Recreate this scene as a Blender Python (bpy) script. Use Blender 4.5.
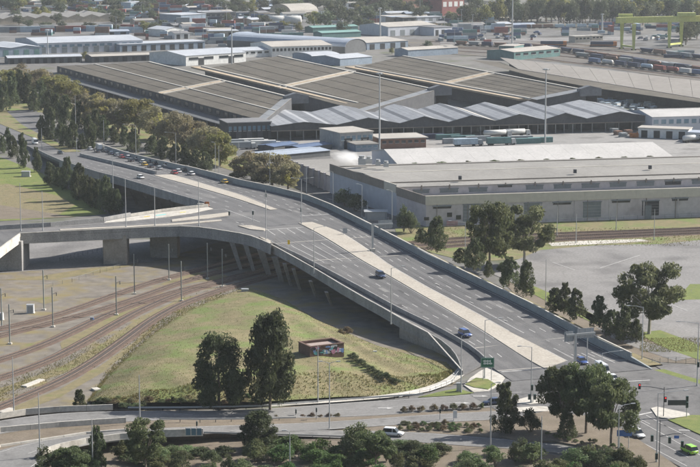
import bpy, math, random
import numpy as np
from mathutils import Vector, Matrix
from mathutils.geometry import tessellate_polygon
rad = math.radians
for o in list(bpy.data.objects): bpy.data.objects.remove(o, do_unlink=True)
SC = bpy.context.scene; COL = SC.collection
# ------------------------------------------------------------------ camera, world, sun, exposure
CAM_H, FPX, TILT = 115.0, 2000.0, math.atan(333.5/2000.0)
cam_d = bpy.data.cameras.new('camera'); cam = bpy.data.objects.new('camera', cam_d); COL.objects.link(cam)
cam.location = (0, 0, CAM_H); cam.rotation_euler = (math.pi/2-TILT, 0, 0)
cam_d.sensor_width = 36; cam_d.lens = FPX/700*36; cam_d.clip_start = 1; cam_d.clip_end = 9000
SC.camera = cam
SUN_AZ, SUN_EL = rad(22), rad(34)                     # azimuth measured from +X towards +Y
sd = Vector((math.cos(SUN_AZ)*math.cos(SUN_EL), math.sin(SUN_AZ)*math.cos(SUN_EL), math.sin(SUN_EL)))
w = bpy.data.worlds.new('World'); SC.world = w; w.use_nodes = True
nt = w.node_tree; bg = nt.nodes['Background']; sky = nt.nodes.new('ShaderNodeTexSky')
sky.sky_type = 'NISHITA'; sky.sun_disc = False; sky.sun_elevation = SUN_EL
sky.sun_rotation = math.pi/2-SUN_AZ; sky.dust_density = 2.0; sky.air_density = 1.0
nt.links.new(sky.outputs[0], bg.inputs[0]); bg.inputs[1].default_value = 0.068
sl = bpy.data.lights.new('sun', 'SUN'); sl.energy = 4.8; sl.angle = rad(0.6); sl.color = (1, .955, .885)
so = bpy.data.objects.new('sun', sl); COL.objects.link(so); so.rotation_euler = (-sd).to_track_quat('-Z', 'Y').to_euler()
so.location = (200, 300, 400)
SC.view_settings.view_transform = 'Standard'; SC.view_settings.look = 'None'
SC.view_settings.gamma = 1; SC.view_settings.use_curve_mapping = False; SC.view_settings.exposure = 0.95
SC.render.engine = 'CYCLES'; SC.cycles.volume_bounces = 3
# ------------------------------------------------------------------ helpers
random.seed(7); rng = np.random.default_rng(7)
CT, ST = math.cos(TILT), math.sin(TILT)
def ray(x, y):
    u, q = (x-350)/FPX, (y-233.5)/FPX
    return Vector((u, CT-q*ST, -(ST+q*CT)))
def P(x, y, z=0.0):                                    # a point of the place seen at photo pixel x,y and known to lie at height z
    d = ray(x, y); t = (CAM_H-z)/(-d.z)
    return Vector((d.x*t, d.y*t, z))
def height_for(base, y):                               # height of a vertical thing standing at base whose tip is seen at row y
    d = ray(350, y); return CAM_H+d.z*(base.y/d.y)
def mpp(p): return (p.y*CT+(CAM_H-p.z)*ST)/FPX         # metres per photo pixel at p
def on_plane(x, y, A, e):                              # photo pixel -> (distance along wall, height) on the upright plane through A along e
    d = ray(x, y); n = Vector((e.y, -e.x, 0)); t = n.dot(A-cam.location*1.0)/n.dot(d) if n.dot(d) else 0
    q = Vector((0, 0, CAM_H))+d*t
    return (q-A).dot(e), q.z
def V2(p, z): return Vector((p[0], p[1], z))
class MB:
    def __init__(s): s.v = []; s.f = []; s.m = []
    def add(s, vs, fs, mi=0):
        k = len(s.v); s.v += [tuple(q) for q in vs]; s.f += [[i+k for i in f] for f in fs]; s.m += [mi]*len(fs); return s
    def box(s, c, d, rz=0, mi=0):
        cx, cy, cz = c; a, b, h = d[0]/2, d[1]/2, d[2]/2; co, si = math.cos(rz), math.sin(rz)
        vs = [(cx+co*x-si*y, cy+si*x+co*y, cz+z) for z in (-h, h) for x, y in ((-a,-b),(a,-b),(a,b),(-a,b))]
        return s.add(vs, [(3,2,1,0),(4,5,6,7),(0,1,5,4),(1,2,6,5),(2,3,7,6),(3,0,4,7)], mi)
    def prism(s, bot, top, mi=0):                      # two rings of points
        n = len(bot); vs = list(bot)+list(top)
        return s.add(vs, [tuple(reversed(range(n))), tuple(range(n, 2*n))]+[(i, (i+1)%n, n+(i+1)%n, n+i) for i in range(n)], mi)
    def ex(s, poly, z0, z1, mi=0): return s.prism([V2(p, z0) for p in poly], [V2(p, z1) for p in poly], mi)
    def tube(s, pts, rs, n=6, mi=0):
        pts = [Vector(p) for p in pts]; rings = []
        for i, p in enumerate(pts):
            d = (pts[min(i+1, len(pts)-1)]-pts[max(i-1, 0)]).normalized()
            a = d.orthogonal().normalized() if abs(d.z) > .99 else d.cross(Vector((0,0,1))).normalized(); b = d.cross(a)
            r = rs[i] if isinstance(rs, (list, tuple)) else rs
            rings.append([p+(a*math.cos(2*math.pi*k/n)+b*math.sin(2*math.pi*k/n))*r for k in range(n)])
        vs = [q for r in rings for q in r]; fs = []
        for i in range(len(pts)-1):
            for k in range(n): fs.append((i*n+k, i*n+(k+1)%n, (i+1)*n+(k+1)%n, (i+1)*n+k))
        fs.append(tuple(reversed(range(n)))); fs.append(tuple(range((len(pts)-1)*n, len(pts)*n)))
        return s.add(vs, fs, mi)
    def ribbon(s, L, R, mi=0):
        n = len(L); return s.add(list(L)+list(R), [(i, n+i, n+i+1, i+1) for i in range(n-1)], mi)
    def slab(s, L, R, dz, mi=0):                       # closed strip, top surface L..R, dz thick
        n = len(L); d = Vector((0,0,dz)); vs = list(L)+list(R)+[p-d for p in L]+[p-d for p in R]; fs = []
        for i in range(n-1):
            fs += [(i, n+i, n+i+1, i+1), (2*n+i+1, 3*n+i+1, 3*n+i, 2*n+i), (i, i+1, 2*n+i+1, 2*n+i), (n+i+1, n+i, 3*n+i, 3*n+i+1)]
        fs += [(0, 2*n, 3*n, n), (n-1, 2*n-1, 4*n-1, 3*n-1)]
        return s.add(vs, fs, mi)
    def poly(s, pts, mi=0):
        pts = [Vector(p) for p in pts]
        tr = tessellate_polygon([[Vector((p.x, p.y, 0)) for p in pts]])
        fs = []
        for a, b, c in tr:
            n = (pts[b]-pts[a]).cross(pts[c]-pts[a]); fs.append((a, b, c) if n.z > 0 else (a, c, b))
        return s.add(pts, fs, mi)
def mesh_of(name, mb, mats, smooth=False, off=None):
    me = bpy.data.meshes.new(name)
    v = mb.v if off is None else [(a-off[0], b-off[1], c-off[2]) for a, b, c in mb.v]
    me.from_pydata(v, [], mb.f)
    for m in (mats if isinstance(mats, (list, tuple)) else [mats]): me.materials.append(m)
    if any(mb.m): me.polygons.foreach_set('material_index', mb.m)
    if smooth: me.polygons.foreach_set('use_smooth', [True]*len(me.polygons))
    me.update(); return me
def root_of(o):
    while o.parent: o = o.parent
    return o
def part(name, mb, mats, parent, smooth=False, local=False):
    off = None if local else root_of(parent).location
    o = bpy.data.objects.new(name, mesh_of(name, mb, mats, smooth, off)); COL.objects.link(o); o.parent = parent; return o
def tag(o, label, cat, group=None):
    o['label'] = label; o['category'] = cat
    if group: o['group'] = group
    return o
def thing(name, label, cat, loc=(0,0,0), rz=0, group=None):
    o = bpy.data.objects.new(name, None); COL.objects.link(o); o.location = loc; o.rotation_euler = (0,0,rz); o.empty_display_size = .5
    return tag(o, label, cat, group)
def solo(name, mb, mats, label, cat, group=None, smooth=False, origin=None):
    c = origin or Vector((sum(q[0] for q in mb.v)/len(mb.v), sum(q[1] for q in mb.v)/len(mb.v), min(q[2] for q in mb.v)))
    o = bpy.data.objects.new(name, mesh_of(name, mb, mats, smooth, c)); COL.objects.link(o); o.location = c; return tag(o, label, cat, group)
def struct(name, mb, mats, kind='structure', smooth=False, label=None, cat=None):
    o = bpy.data.objects.new(name, mesh_of(name, mb, mats, smooth)); COL.objects.link(o); o['kind'] = kind
    if label: o['label'] = label
    if cat: o['category'] = cat
    return o
def dup(root, loc, rz=0, sc=None, label=None, group=None, swap=None):
    r = root.copy(); COL.objects.link(r); r.location = loc; r.rotation_euler = (0,0,rz)
    if sc is not None: r.scale = sc
    if label: r['label'] = label
    if group: r['group'] = group
    for ch in root.children:
        c = ch.copy(); COL.objects.link(c); c.parent = r
        if swap and ch.name.split('.')[0] in swap:
            c.material_slots[0].link = 'OBJECT'; c.material_slots[0].material = swap[ch.name.split('.')[0]]
        for g in ch.children:
            e = g.copy(); COL.objects.link(e); e.parent = c
    return r
ONES = 'zeroth first second third fourth fifth sixth seventh eighth ninth tenth eleventh twelfth thirteenth fourteenth fifteenth sixteenth seventeenth eighteenth nineteenth'.split()
TENS = {2:('twentieth','twenty'),3:('thirtieth','thirty'),4:('fortieth','forty'),5:('fiftieth','fifty'),6:('sixtieth','sixty'),7:('seventieth','seventy'),8:('eightieth','eighty'),9:('ninetieth','ninety')}
def nth(i):
    if i > 100: return 'hundred-and-'+nth(i-100)
    if i == 100: return 'hundredth'
    if i < 20: return ONES[i]
    return TENS[i//10][0] if i % 10 == 0 else TENS[i//10][1]+'-'+ONES[i % 10]
# ------------------------------------------------------------------ materials (all node based)
def mat(name, c, c2=None, var=.12, scale=.3, rough=.85, metal=0, bump=0.0, fine=6.0, spec=.3, obj_var=0.0, stretch=None, thr=None, third=None):
    m = bpy.data.materials.new(name); m.use_nodes = True; t = m.node_tree; N = t.nodes; L = t.links
    b = N['Principled BSDF']; b.inputs['Roughness'].default_value = rough; b.inputs['Metallic'].default_value = metal
    b.inputs['Specular IOR Level'].default_value = spec
    g = N.new('ShaderNodeNewGeometry'); pos = g.outputs['Position']
    if stretch:
        mp = N.new('ShaderNodeMapping'); mp.vector_type = 'TEXTURE'; mp.inputs['Rotation'].default_value = (0,0,stretch[0]); mp.inputs['Scale'].default_value = [1/q for q in stretch[1]]
        L.new(pos, mp.inputs[0]); pos = mp.outputs[0]
    n1 = N.new('ShaderNodeTexNoise'); n1.inputs['Scale'].default_value = scale; n1.inputs['Detail'].default_value = 6; n1.inputs['Roughness'].default_value = .62
    n2 = N.new('ShaderNodeTexNoise'); n2.inputs['Scale'].default_value = scale*fine; n2.inputs['Detail'].default_value = 4
    L.new(pos, n1.inputs['Vector']); L.new(g.outputs['Position'], n2.inputs['Vector'])
    r = N.new('ShaderNodeMapRange'); lo, hi = thr or (.3, .7); r.inputs[1].default_value = lo; r.inputs[2].default_value = hi
    L.new(n1.outputs[0], r.inputs[0])
    a = c if c2 else [x*(1-var) for x in c]; e = c2 if c2 else [x*(1+var) for x in c]
    mx = N.new('ShaderNodeMix'); mx.data_type = 'RGBA'; mx.inputs[6].default_value = (*a, 1); mx.inputs[7].default_value = (*e, 1)
    L.new(r.outputs[0], mx.inputs[0]); out = mx.outputs[2]
    if third:
        n3 = N.new('ShaderNodeTexNoise'); n3.inputs['Scale'].default_value = third[1]; n3.inputs['Detail'].default_value = 5; L.new(g.outputs['Position'], n3.inputs['Vector'])
        r3 = N.new('ShaderNodeMapRange'); r3.inputs[1].default_value = third[2]; r3.inputs[2].default_value = third[3]; L.new(n3.outputs[0], r3.inputs[0])
        m3 = N.new('ShaderNodeMix'); m3.data_type = 'RGBA'; L.new(r3.outputs[0], m3.inputs[0]); L.new(out, m3.inputs[6]); m3.inputs[7].default_value = (*third[0], 1); out = m3.outputs[2]
    fr = N.new('ShaderNodeMapRange'); fr.inputs[1].default_value = .25; fr.inputs[2].default_value = .75; fr.inputs[3].default_value = 1-var; fr.inputs[4].default_value = 1+var
    L.new(n2.outputs[0], fr.inputs[0])
    hs = N.new('ShaderNodeHueSaturation'); L.new(out, hs.inputs['Color']); L.new(fr.outputs[0], hs.inputs['Value'])
    if obj_var:
        oi = N.new('ShaderNodeObjectInfo'); mo = N.new('ShaderNodeMapRange'); mo.inputs[3].default_value = .5-obj_var*.12; mo.inputs[4].default_value = .5+obj_var*.12
        L.new(oi.outputs['Random'], mo.inputs[0]); L.new(mo.outputs[0], hs.inputs['Hue'])
        mv = N.new('ShaderNodeMapRange'); mv.inputs[3].default_value = 1-obj_var; mv.inputs[4].default_value = 1+obj_var
        L.new(oi.outputs['Random'], mv.inputs[0]); mu = N.new('ShaderNodeMath'); mu.operation = 'MULTIPLY'
        L.new(mv.outputs[0], mu.inputs[0]); L.new(fr.outputs[0], mu.inputs[1]); L.new(mu.outputs[0], hs.inputs['Value'])
    L.new(hs.outputs[0], b.inputs['Base Color'])
    if bump:
        bp = N.new('ShaderNodeBump'); bp.inputs['Strength'].default_value = bump; bp.inputs['Distance'].default_value = .15
        L.new(n2.outputs[0], bp.inputs['Height']); L.new(bp.outputs[0], b.inputs['Normal'])
    return m
def ribbed(name, c, ang, step, depth=.25, var=.12, rough=.7, scale=.05, c2=None, metal=0):   # profiled sheet: ribs as relief, stains as colour
    m = mat(name, c, c2, var, scale, rough, metal, fine=16); t = m.node_tree; N = t.nodes; L = t.links
    g = N.new('ShaderNodeNewGeometry'); mp = N.new('ShaderNodeMapping'); mp.inputs['Rotation'].default_value = (0,0,-ang); L.new(g.outputs['Position'], mp.inputs[0])
    wv = N.new('ShaderNodeTexWave'); wv.wave_type = 'BANDS'; wv.bands_direction = 'X'; wv.inputs['Scale'].default_value = math.pi/(10*step)*2; wv.inputs['Distortion'].default_value = 0
    L.new(mp.outputs[0], wv.inputs['Vector']); bp = N.new('ShaderNodeBump'); bp.inputs['Strength'].default_value = depth; bp.inputs['Distance'].default_value = .08
    L.new(wv.outputs[1], bp.inputs['Height']); L.new(bp.outputs[0], N['Principled BSDF'].inputs['Normal']); return m
def paint(name, c, rough=.35, metal=0, spec=.5, coat=0):
    m = mat(name, c, None, .05, 1.5, rough, metal, spec=spec); m.node_tree.nodes['Principled BSDF'].inputs['Coat Weight'].default_value = coat; return m
def leafmat(name, c, c2, obj_var=.18, scale=.35, third=None):
    m = mat(name, c, c2, .3, scale, .65, fine=9, spec=.25, obj_var=obj_var, third=third); t = m.node_tree; b = t.nodes['Principled BSDF']
    tr = t.nodes.new('ShaderNodeBsdfTranslucent'); mx = t.nodes.new('ShaderNodeMixShader'); mx.inputs[0].default_value = .42
    src = b.inputs['Base Color'].links[0].from_socket; t.links.new(src, tr.inputs[0]); t.links.new(b.outputs[0], mx.inputs[1]); t.links.new(tr.outputs[0], mx.inputs[2])
    t.links.new(mx.outputs[0], t.nodes['Material Output'].inputs[0]); return m
M = {}
M['ground'] = mat('ground_earth', (.11,.106,.098), (.165,.158,.146), .2, .03, third=((.09,.1,.055), .05, .55, .7))
M['asphalt'] = mat('asphalt', (.1,.098,.097), (.15,.147,.145), .2, .12, bump=.15, fine=20, third=((.072,.07,.07), .3, .55, .72))
M['deck'] = mat('deck_asphalt', (.088,.087,.088), (.138,.136,.136), .2, .45, fine=7, stretch=(rad(113), (.03, 1, 1)), third=((.16,.156,.152), .07, .55, .72))
M['old_asphalt'] = mat('old_asphalt', (.15,.147,.142), (.205,.2,.193), .18, .1, fine=20, third=((.115,.112,.108), .2, .55, .72))
M['lot'] = mat('lot_asphalt', (.175,.168,.162), (.225,.217,.21), .24, .05, fine=26, third=((.13,.125,.122), .055, .5, .66))
M['yard'] = mat('yard_paving', (.2,.195,.19), (.27,.262,.25), .14, .03, fine=14, third=((.13,.125,.12), .06, .52, .66))
M['concrete'] = mat('pale_concrete', (.4,.378,.335), (.49,.463,.415), .2, .12, fine=12, third=((.28,.25,.21), .3, .58, .75))
M['paving'] = mat('median_paving', (.33,.3,.255), (.4,.367,.318), .16, .1, fine=16, third=((.3,.26,.22), .35, .6, .78))
M['beam'] = mat('weathered_concrete', (.2,.198,.195), (.32,.315,.305), .22, .3, fine=8, stretch=(0, (1,1,.25)))
M['pier'] = mat('pier_concrete', (.22,.2,.175), (.31,.285,.25), .16, .3, fine=6)
M['wallr'] = mat('sound_wall', (.24,.26,.26), (.31,.33,.33), .1, .3, fine=8)
M['white_line'] = mat('road_paint', (.34,.335,.325), (.54,.53,.515), .16, .9)
M['grass'] = mat('grass_mixed', (.215,.178,.098), (.135,.125,.058), .5, .35, bump=.6, fine=11, thr=(.34,.66), third=((.125,.165,.045), .11, .46, .66))
M['dry'] = mat('dry_grass', (.22,.18,.095), (.14,.125,.068), .4, .4, bump=.5, fine=18, third=((.15,.16,.05), .1, .55, .7))
M['green'] = mat('lush_grass', (.1,.135,.035), (.165,.185,.05), .4, .4, bump=.5, fine=18, third=((.22,.19,.08), .12, .58, .74))
M['dirt'] = mat('bare_dirt', (.13,.105,.077), (.19,.158,.12), .22, .2, bump=.3, fine=14, third=((.14,.12,.08), .3, .55, .75))
M['gravel'] = mat('rail_gravel', (.12,.105,.087), (.21,.188,.158), .42, .25, bump=.4, fine=30, third=((.19,.155,.072), .1, .48, .66))
M['ballast'] = mat('track_ballast', (.075,.05,.038), (.115,.08,.062), .3, .5, bump=.5, fine=12)
M['rail'] = mat('rail_steel', (.2,.14,.11), (.3,.23,.19), .2, 1, .5, .6)
M['sleeper'] = mat('rail_sleeper', (.17,.14,.12), (.24,.21,.185), .25, 2)
M['terminal'] = mat('terminal_paving', (.1,.099,.097), (.165,.162,.157), .22, .03, fine=12, third=((.075,.07,.064), .05, .5, .62))
M['galv'] = paint('galvanised_steel', (.42,.43,.43), .5, .4)
M['steel_dark'] = paint('dark_steel', (.06,.065,.07), .5, .3)
M['mast'] = paint('mast_concrete', (.2,.215,.2), .8)
M['black'] = paint('black_rubber', (.015,.015,.017), .6)
M['glass'] = paint('dark_glass', (.02,.025,.03), .08, 0, .6)
M['bglass'] = paint('blue_glass', (.12,.2,.26), .15, 0, .6)
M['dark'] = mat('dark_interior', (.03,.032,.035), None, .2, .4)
M['bark'] = mat('bark', (.13,.1,.075), (.22,.185,.15), .25, 1.2)
M['palebark'] = mat('pale_bark', (.3,.27,.22), (.42,.39,.34), .2, 1.2)
M['euc'] = leafmat('eucalypt_leaf', (.066,.088,.038), (.14,.155,.068))
M['euc_pale'] = leafmat('pale_eucalypt_leaf', (.095,.115,.055), (.18,.185,.09))
M['oak'] = leafmat('sheoak_leaf', (.06,.08,.038), (.12,.135,.066))
M['pine'] = leafmat('pine_leaf', (.045,.062,.03), (.085,.1,.045), .1)
M['autumn'] = leafmat('autumn_leaf', (.19,.17,.11), (.26,.23,.135), .16, .2, third=((.32,.28,.07), .13, .53, .68))
M['olive'] = leafmat('olive_leaf', (.15,.165,.06), (.26,.24,.075), .16, .2)
M['shrub'] = leafmat('shrub_leaf', (.085,.115,.048), (.17,.19,.088), .35)
M['lush'] = leafmat('lush_leaf', (.06,.11,.035), (.1,.16,.05), .2)
M['brownshrub'] = leafmat('brown_shrub_leaf', (.17,.11,.075), (.12,.115,.06), .25)
M['tuft'] = leafmat('grass_tuft', (.26,.21,.1), (.17,.19,.06), .1, .12)
M['far'] = leafmat('far_leaf', (.06,.075,.042), (.115,.125,.068), .28)
# ------------------------------------------------------------------ haze box (built here, sized to hold all the ground)
hz = MB().box((0, 2600, 60.5), (9000, 7000, 127)); ho = struct('haze', hz, [], 'stuff', label='thin pale summer haze filling the air over the site', cat='haze')
hm = bpy.data.materials.new('haze_air'); hm.use_nodes = True; hn = hm.node_tree; hn.nodes.remove(hn.nodes['Principled BSDF'])
pv = hn.nodes.new('ShaderNodeVolumePrincipled'); pv.inputs['Color'].default_value = (.86,.93,1,1); pv.inputs['Density'].default_value = .00005; pv.inputs['Anisotropy'].default_value = .2
hn.links.new(pv.outputs[0], hn.nodes['Material Output'].inputs['Volume']); ho.data.materials.append(hm)
# ------------------------------------------------------------------ ground sheet and patches
struct('ground', MB().poly([(-2600,150,-.06),(2600,150,-.06),(4200,5600,-.06),(-4200,5600,-.06)]), M['ground'])
def patch(name, px, m, z=.02): return struct(name, MB().poly([P(x, y, z) for x, y in px]), m)
patch('rail_yard_gravel', [(-60,300),(-60,262),(20,254),(130,246),(240,240),(330,262),(470,365),(452,386),(330,402),(180,411),(60,411),(-60,420)], M['gravel'], .0)
patch('grass_verge', [(-60,150),(0,157),(40,172),(70,190),(108,214),(40,219),(-60,224)], M['green'], .02)
patch('dry_verge', [(-60,186),(0,182),(60,196),(75,205),(60,214),(-60,222)], M['dry'], .04)
patch('dirt_path', [(-60,196),(0,205),(50,213),(75,217),(-60,221)], M['dirt'], .06)
patch('waste_ground', [(-40,246),(240,236),(150,262),(-40,276)], M['lot'], .05)
patch('roadside_grass', [(-40,118),(40,112),(130,138),(230,170),(300,190),(240,150),(120,118),(0,82),(-40,80)], M['grass'], .02)
patch('market_yard', [(225,150),(250,132),(340,120),(700,108),(740,150),(690,178),(330,200),(300,186)], M['yard'], .03)
patch('service_road', [(228,150),(330,152),(335,200),(300,190)], M['asphalt'], .05)
patch('rail_verge', [(395,228),(740,212),(740,246),(470,262),(400,245)], M['grass'], .03)
patch('parking_lot', [(488,272),(540,250),(600,245),(660,244),(740,236),(740,352),(692,352),(648,338),(616,325),(560,303)], M['lot'], .05)
patch('service_lane', [(596,327),(628,336),(660,346),(694,357),(676,361),(640,349),(612,338)], M['lot'], .07)
patch('corner_lot', [(652,364),(740,366),(740,392),(690,378),(664,371)], M['lot'], .06)
patch('lot_strip', [(500,278),(530,290),(560,301),(600,320),(640,336),(700,352),(700,340),(740,340),(740,366),(660,362),(608,345),(520,300)], M['dirt'], .03)
for q in ([(522,288),(534,286),(566,300),(604,320),(596,324),(560,308)], [(636,333),(660,330),(690,341),(712,352),(700,360),(668,349)], [(560,302),(570,303),(600,318),(592,322)]):
    patch('grass_strip', q, M['green'], .09)
patch('grass_strip', [(690,284),(740,284),(740,298),(676,300)], M['green'], .07)
patch('grass_corner', [(653,370),(664,369),(690,377),(740,390),(740,394),(684,383)], M['green'], .08)
patch('foreground_earth', [(-80,438),(120,436),(300,432),(420,440),(520,450),(640,466),(700,500),(700,620),(-80,620)], M['dirt'], .01)
patch('lot_kerb_strip', [(548,243),(575,241),(640,239),(650,241),(600,244),(552,246)], M['concrete'], .08)
# lot markings
lm = MB()
for a, b in (((552,262),(575,270)), ((670,304),(688,311)), ((600,268),(640,255))):
    p, q = P(*a, .1), P(*b, .1); n = Vector((-(q-p).y, (q-p).x, 0)).normalized()*.14; lm.poly([p-n, q-n, q+n, p+n])
struct('lot_marking', lm, M['white_line'])
ck = MB()
for k in range(14):                                    # sealed cracks wandering over the parking lot
    x, y = random.uniform(540, 700), random.uniform(250, 325); a = random.choice([0, 0, 1.5, 2.6]); pts = []
    for j in range(random.randint(6, 16)): pts.append((x, y)); a += random.gauss(0, .3); x += 3*math.cos(a); y += 1.1*math.sin(a)
    pts = [q for q in pts if q[0] < 700 and q[1] > 249 and q[1] < 300+(q[0]-560)*.2]
    for p0, p1 in zip(pts, pts[1:]):
        p, q = P(*p0, .075), P(*p1, .075); n = Vector((-(q-p).y, (q-p).x, 0)).normalized()*.05; ck.add([p-n, q-n, q+n, p+n], [(0,1,2,3)])
struct('lot_cracks', ck, mat('crack_seal', (.12,.116,.113), None, .2, .5), 'stuff', label='dark sealed cracks across the parking lot surface', cat='cracks')
for q in ([(60,343),(110,317),(150,300),(190,288),(188,291),(150,304),(112,324),(62,350)], [(-10,391),(10,385),(60,367),(100,345),(140,317),(180,299),(215,290.5),(213,293.5),(180,303),(142,323),(102,352),(62,374),(10,391),(-10,397)], [(0,414),(20,404),(60,389),(100,366),(130,345),(160,322),(158,326),(128,352),(100,374),(60,397),(22,411),(0,420)], [(160,284),(195,272),(225,275),(235,281),(205,281),(170,287)], [(20,346),(60,335),(90,322),(92,326),(60,341),(20,353)], [(30,300),(48,297),(60,300),(45,304)], [(0,280),(40,276),(90,268),(140,264),(100,272),(50,280)]):
    patch('dry_grass_strip', q, M['dry'], .03)
# container terminal and far ground
patch('terminal_yard', [(-80,64),(60,66),(180,62),(300,48),(400,40),(520,60),(700,82),(760,60),(760,38),(560,30),(400,20),(200,2),(-80,2)], M['terminal'], .05)
patch('far_road', [(440,41),(540,38),(700,36),(700,39),(540,42),(440,45)], M['lot'], .3)
patch('rail_yard', [(400,40),(470,38),(560,41),(720,60),(720,84),(560,62),(480,56),(420,52)], mat('yard_ballast', (.085,.075,.066), (.14,.128,.115), .25, .04, fine=14, third=((.15,.125,.08), .05, .55, .7)), .2)
# ------------------------------------------------------------------ main viaduct: axis and height profile
AX = [(P(*a), a[2]) for a in [(640,418,.15),(600,392,.15),(560,366,.22),(530,351,1.2),(500,335,2.8),(460,312,4.7),(420,290,6.4),(385,266,8.2),(355,246,9.5),(325,232,10.3),(300,221,10.6),(240,197,10.6),(160,174,9.4),(120,164,6.3),(80,154,2.8),(60,146,1.2),(40,136,.3),(0,118,0.1),(-60,95,0.1)]]
AP = np.array([[p.x, p.y] for p, z in AX]); AZ = np.array([z for p, z in AX])
ASEG = np.diff(AP, axis=0); ALEN = np.linalg.norm(ASEG, axis=1); ACUM = np.concatenate([[0], np.cumsum(ALEN)])
_sg = np.linspace(0, ACUM[-1], 400); _zg = np.interp(_sg, ACUM, AZ); _k = np.ones(15)/15
_zg = np.convolve(np.pad(_zg, 7, mode='edge'), _k, 'valid')
def s_of(x, y):
    q = np.array([x, y]); t = np.clip(((q-AP[:-1])*ASEG).sum(1)/ALEN**2, 0, 1)
    d = np.linalg.norm(AP[:-1]+ASEG*t[:,None]-q, axis=1); i = int(d.argmin()); return ACUM[i]+t[i]*ALEN[i]
def z_s(s): return float(np.interp(s, _sg, _zg))
def D(x, y, up=0.0):                                    # pixel on the deck (up metres above it)
    z = 6.0
    for _ in range(25): p = P(x, y, z+up); z = z*.5+.5*z_s(s_of(p.x, p.y))
    p = P(x, y, z+up); p.z = z; return p
def axis_dir(p):
    s = s_of(p.x, p.y); a = [np.interp(s+d, ACUM, AP[:,k]) for d in (-8, 8) for k in (0, 1)]
    return math.atan2(a[3]-a[1], a[2]-a[0])
class Edge:                                            # an edge line of the road, smoothed, addressed by distance along the axis
    def __init__(s, px, up=0.0):
        pts = [D(x, y, up) for x, y in px]; ss = [s_of(p.x, p.y) for p in pts]; o = np.argsort(ss)
        S = np.array(ss)[o]; X = np.array([p.x for p in pts])[o]; Y = np.array([p.y for p in pts])[o]
        s.s0, s.s1 = S[0], S[-1]; g = np.arange(S[0], S[-1]+.01, 1.0); k = np.ones(13)/13
        s.g = g; s.X = np.convolve(np.pad(np.interp(g, S, X), 6, mode='reflect', reflect_type='odd'), k, 'valid')
        s.Y = np.convolve(np.pad(np.interp(g, S, Y), 6, mode='reflect', reflect_type='odd'), k, 'valid')
    def at(s, q, dz=0.0):
        return Vector((float(np.interp(q, s.g, s.X)), float(np.interp(q, s.g, s.Y)), z_s(q)+dz))
def mixp(a, b, t): return a*(1-t)+b*t
ER = Edge([(651,369),(607,351),(560,326),(520,305),(480,286),(430,262),(395,243),(363,227),(324,207),(300,198),(239,185),(180,170),(150,163),(126,157),(100,148),(75,137),(41,115),(22,98.5),(5,86),(-30,66)])
EL = Edge([(512,381),(500,372.5),(487,363),(475,351),(434,328),(400,312),(340,279),(300,258),(271,245),(254,232),(236,216),(208,206),(180,198),(140,186),(100,175),(62,163),(30,147),(0,132),(-40,112)])
EML = Edge([(553,373),(499,341),(420,294),(360,259.5),(320,234.5),(296,222),(273,211),(240,200),(200,188),(159,177),(120,167),(77,157),(40,140),(0,124),(-40,104)])
EMR = Edge([(566,361),(540,347),(507,331),(425,286.5),(390,266),(362,246),(340,232),(308,221),(273,208),(240,195),(200,183),(160,172),(125,163),(85,153),(60,144),(22,125),(3,108),(-20,91),(-50,72)])
S = lambda x, y: (lambda p: s_of(p.x, p.y))(D(x, y))
s_end, s_low = S(487,363), ER.s0
s_nose, s_top = S(208,206), S(62,163)
viad = thing('road_viaduct', 'long concrete road viaduct rising over the rail yard with pale median', 'viaduct', EL.at(s_end, -z_s(s_end)))
sv = np.arange(min(EL.s0, s_low), min(EL.s1, ER.s1, EML.s1, EMR.s1)-2, 4.0)
Lp = [EL.at(max(q, EL.s0)) for q in sv]; Rp = [ER.at(max(q, s_low)) for q in sv]
part('deck', MB().slab(Lp, Rp, 1.3), [M['deck']], viad)
gmd = np.arange(S(72,152), min(EL.s1, ER.s1, EML.s1, EMR.s1)-4, 4.0)
part('grass_median', MB().slab([EML.at(q, .12) for q in gmd], [EMR.at(q, .12) for q in gmd], .1), M['grass'], viad)
# raised paved median (lower part wide, upper part narrow) with kerb
s_gap0, s_gap1 = S(300,222), S(273,210)
for a, b, nm in ((S(556,368), s_gap0, 'median'), (s_gap1, S(160,175), 'median')):
    g = np.arange(a, b, 3.0); part(nm, MB().slab([EML.at(q, .16) for q in g], [EMR.at(q, .16) for q in g], .15), M['paving'], viad)
def panels(fn, a, b, step, h, t, name, m, parent, base=0.0, gap=.04, side=1):   # wall of separate panels along fn(s)
    n = max(1, round((b-a)/step))
    for i in range(n):
        p, q = fn(a+(b-a)*i/n), fn(a+(b-a)*(i+1)/n); d = (q-p); d.z = 0; d.normalize(); nn = Vector((-d.y, d.x, 0))*t*side
        p2, q2 = p+d*gap, q-d*gap; B = Vector((0,0,base)); Hh = Vector((0,0,base+h))
        part(name, MB().prism([p2+B, q2+B, q2+nn+B, p2+nn+B], [p2+Hh, q2+Hh, q2+nn*.8+Hh, p2+nn*.8+Hh]), m, parent)
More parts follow.
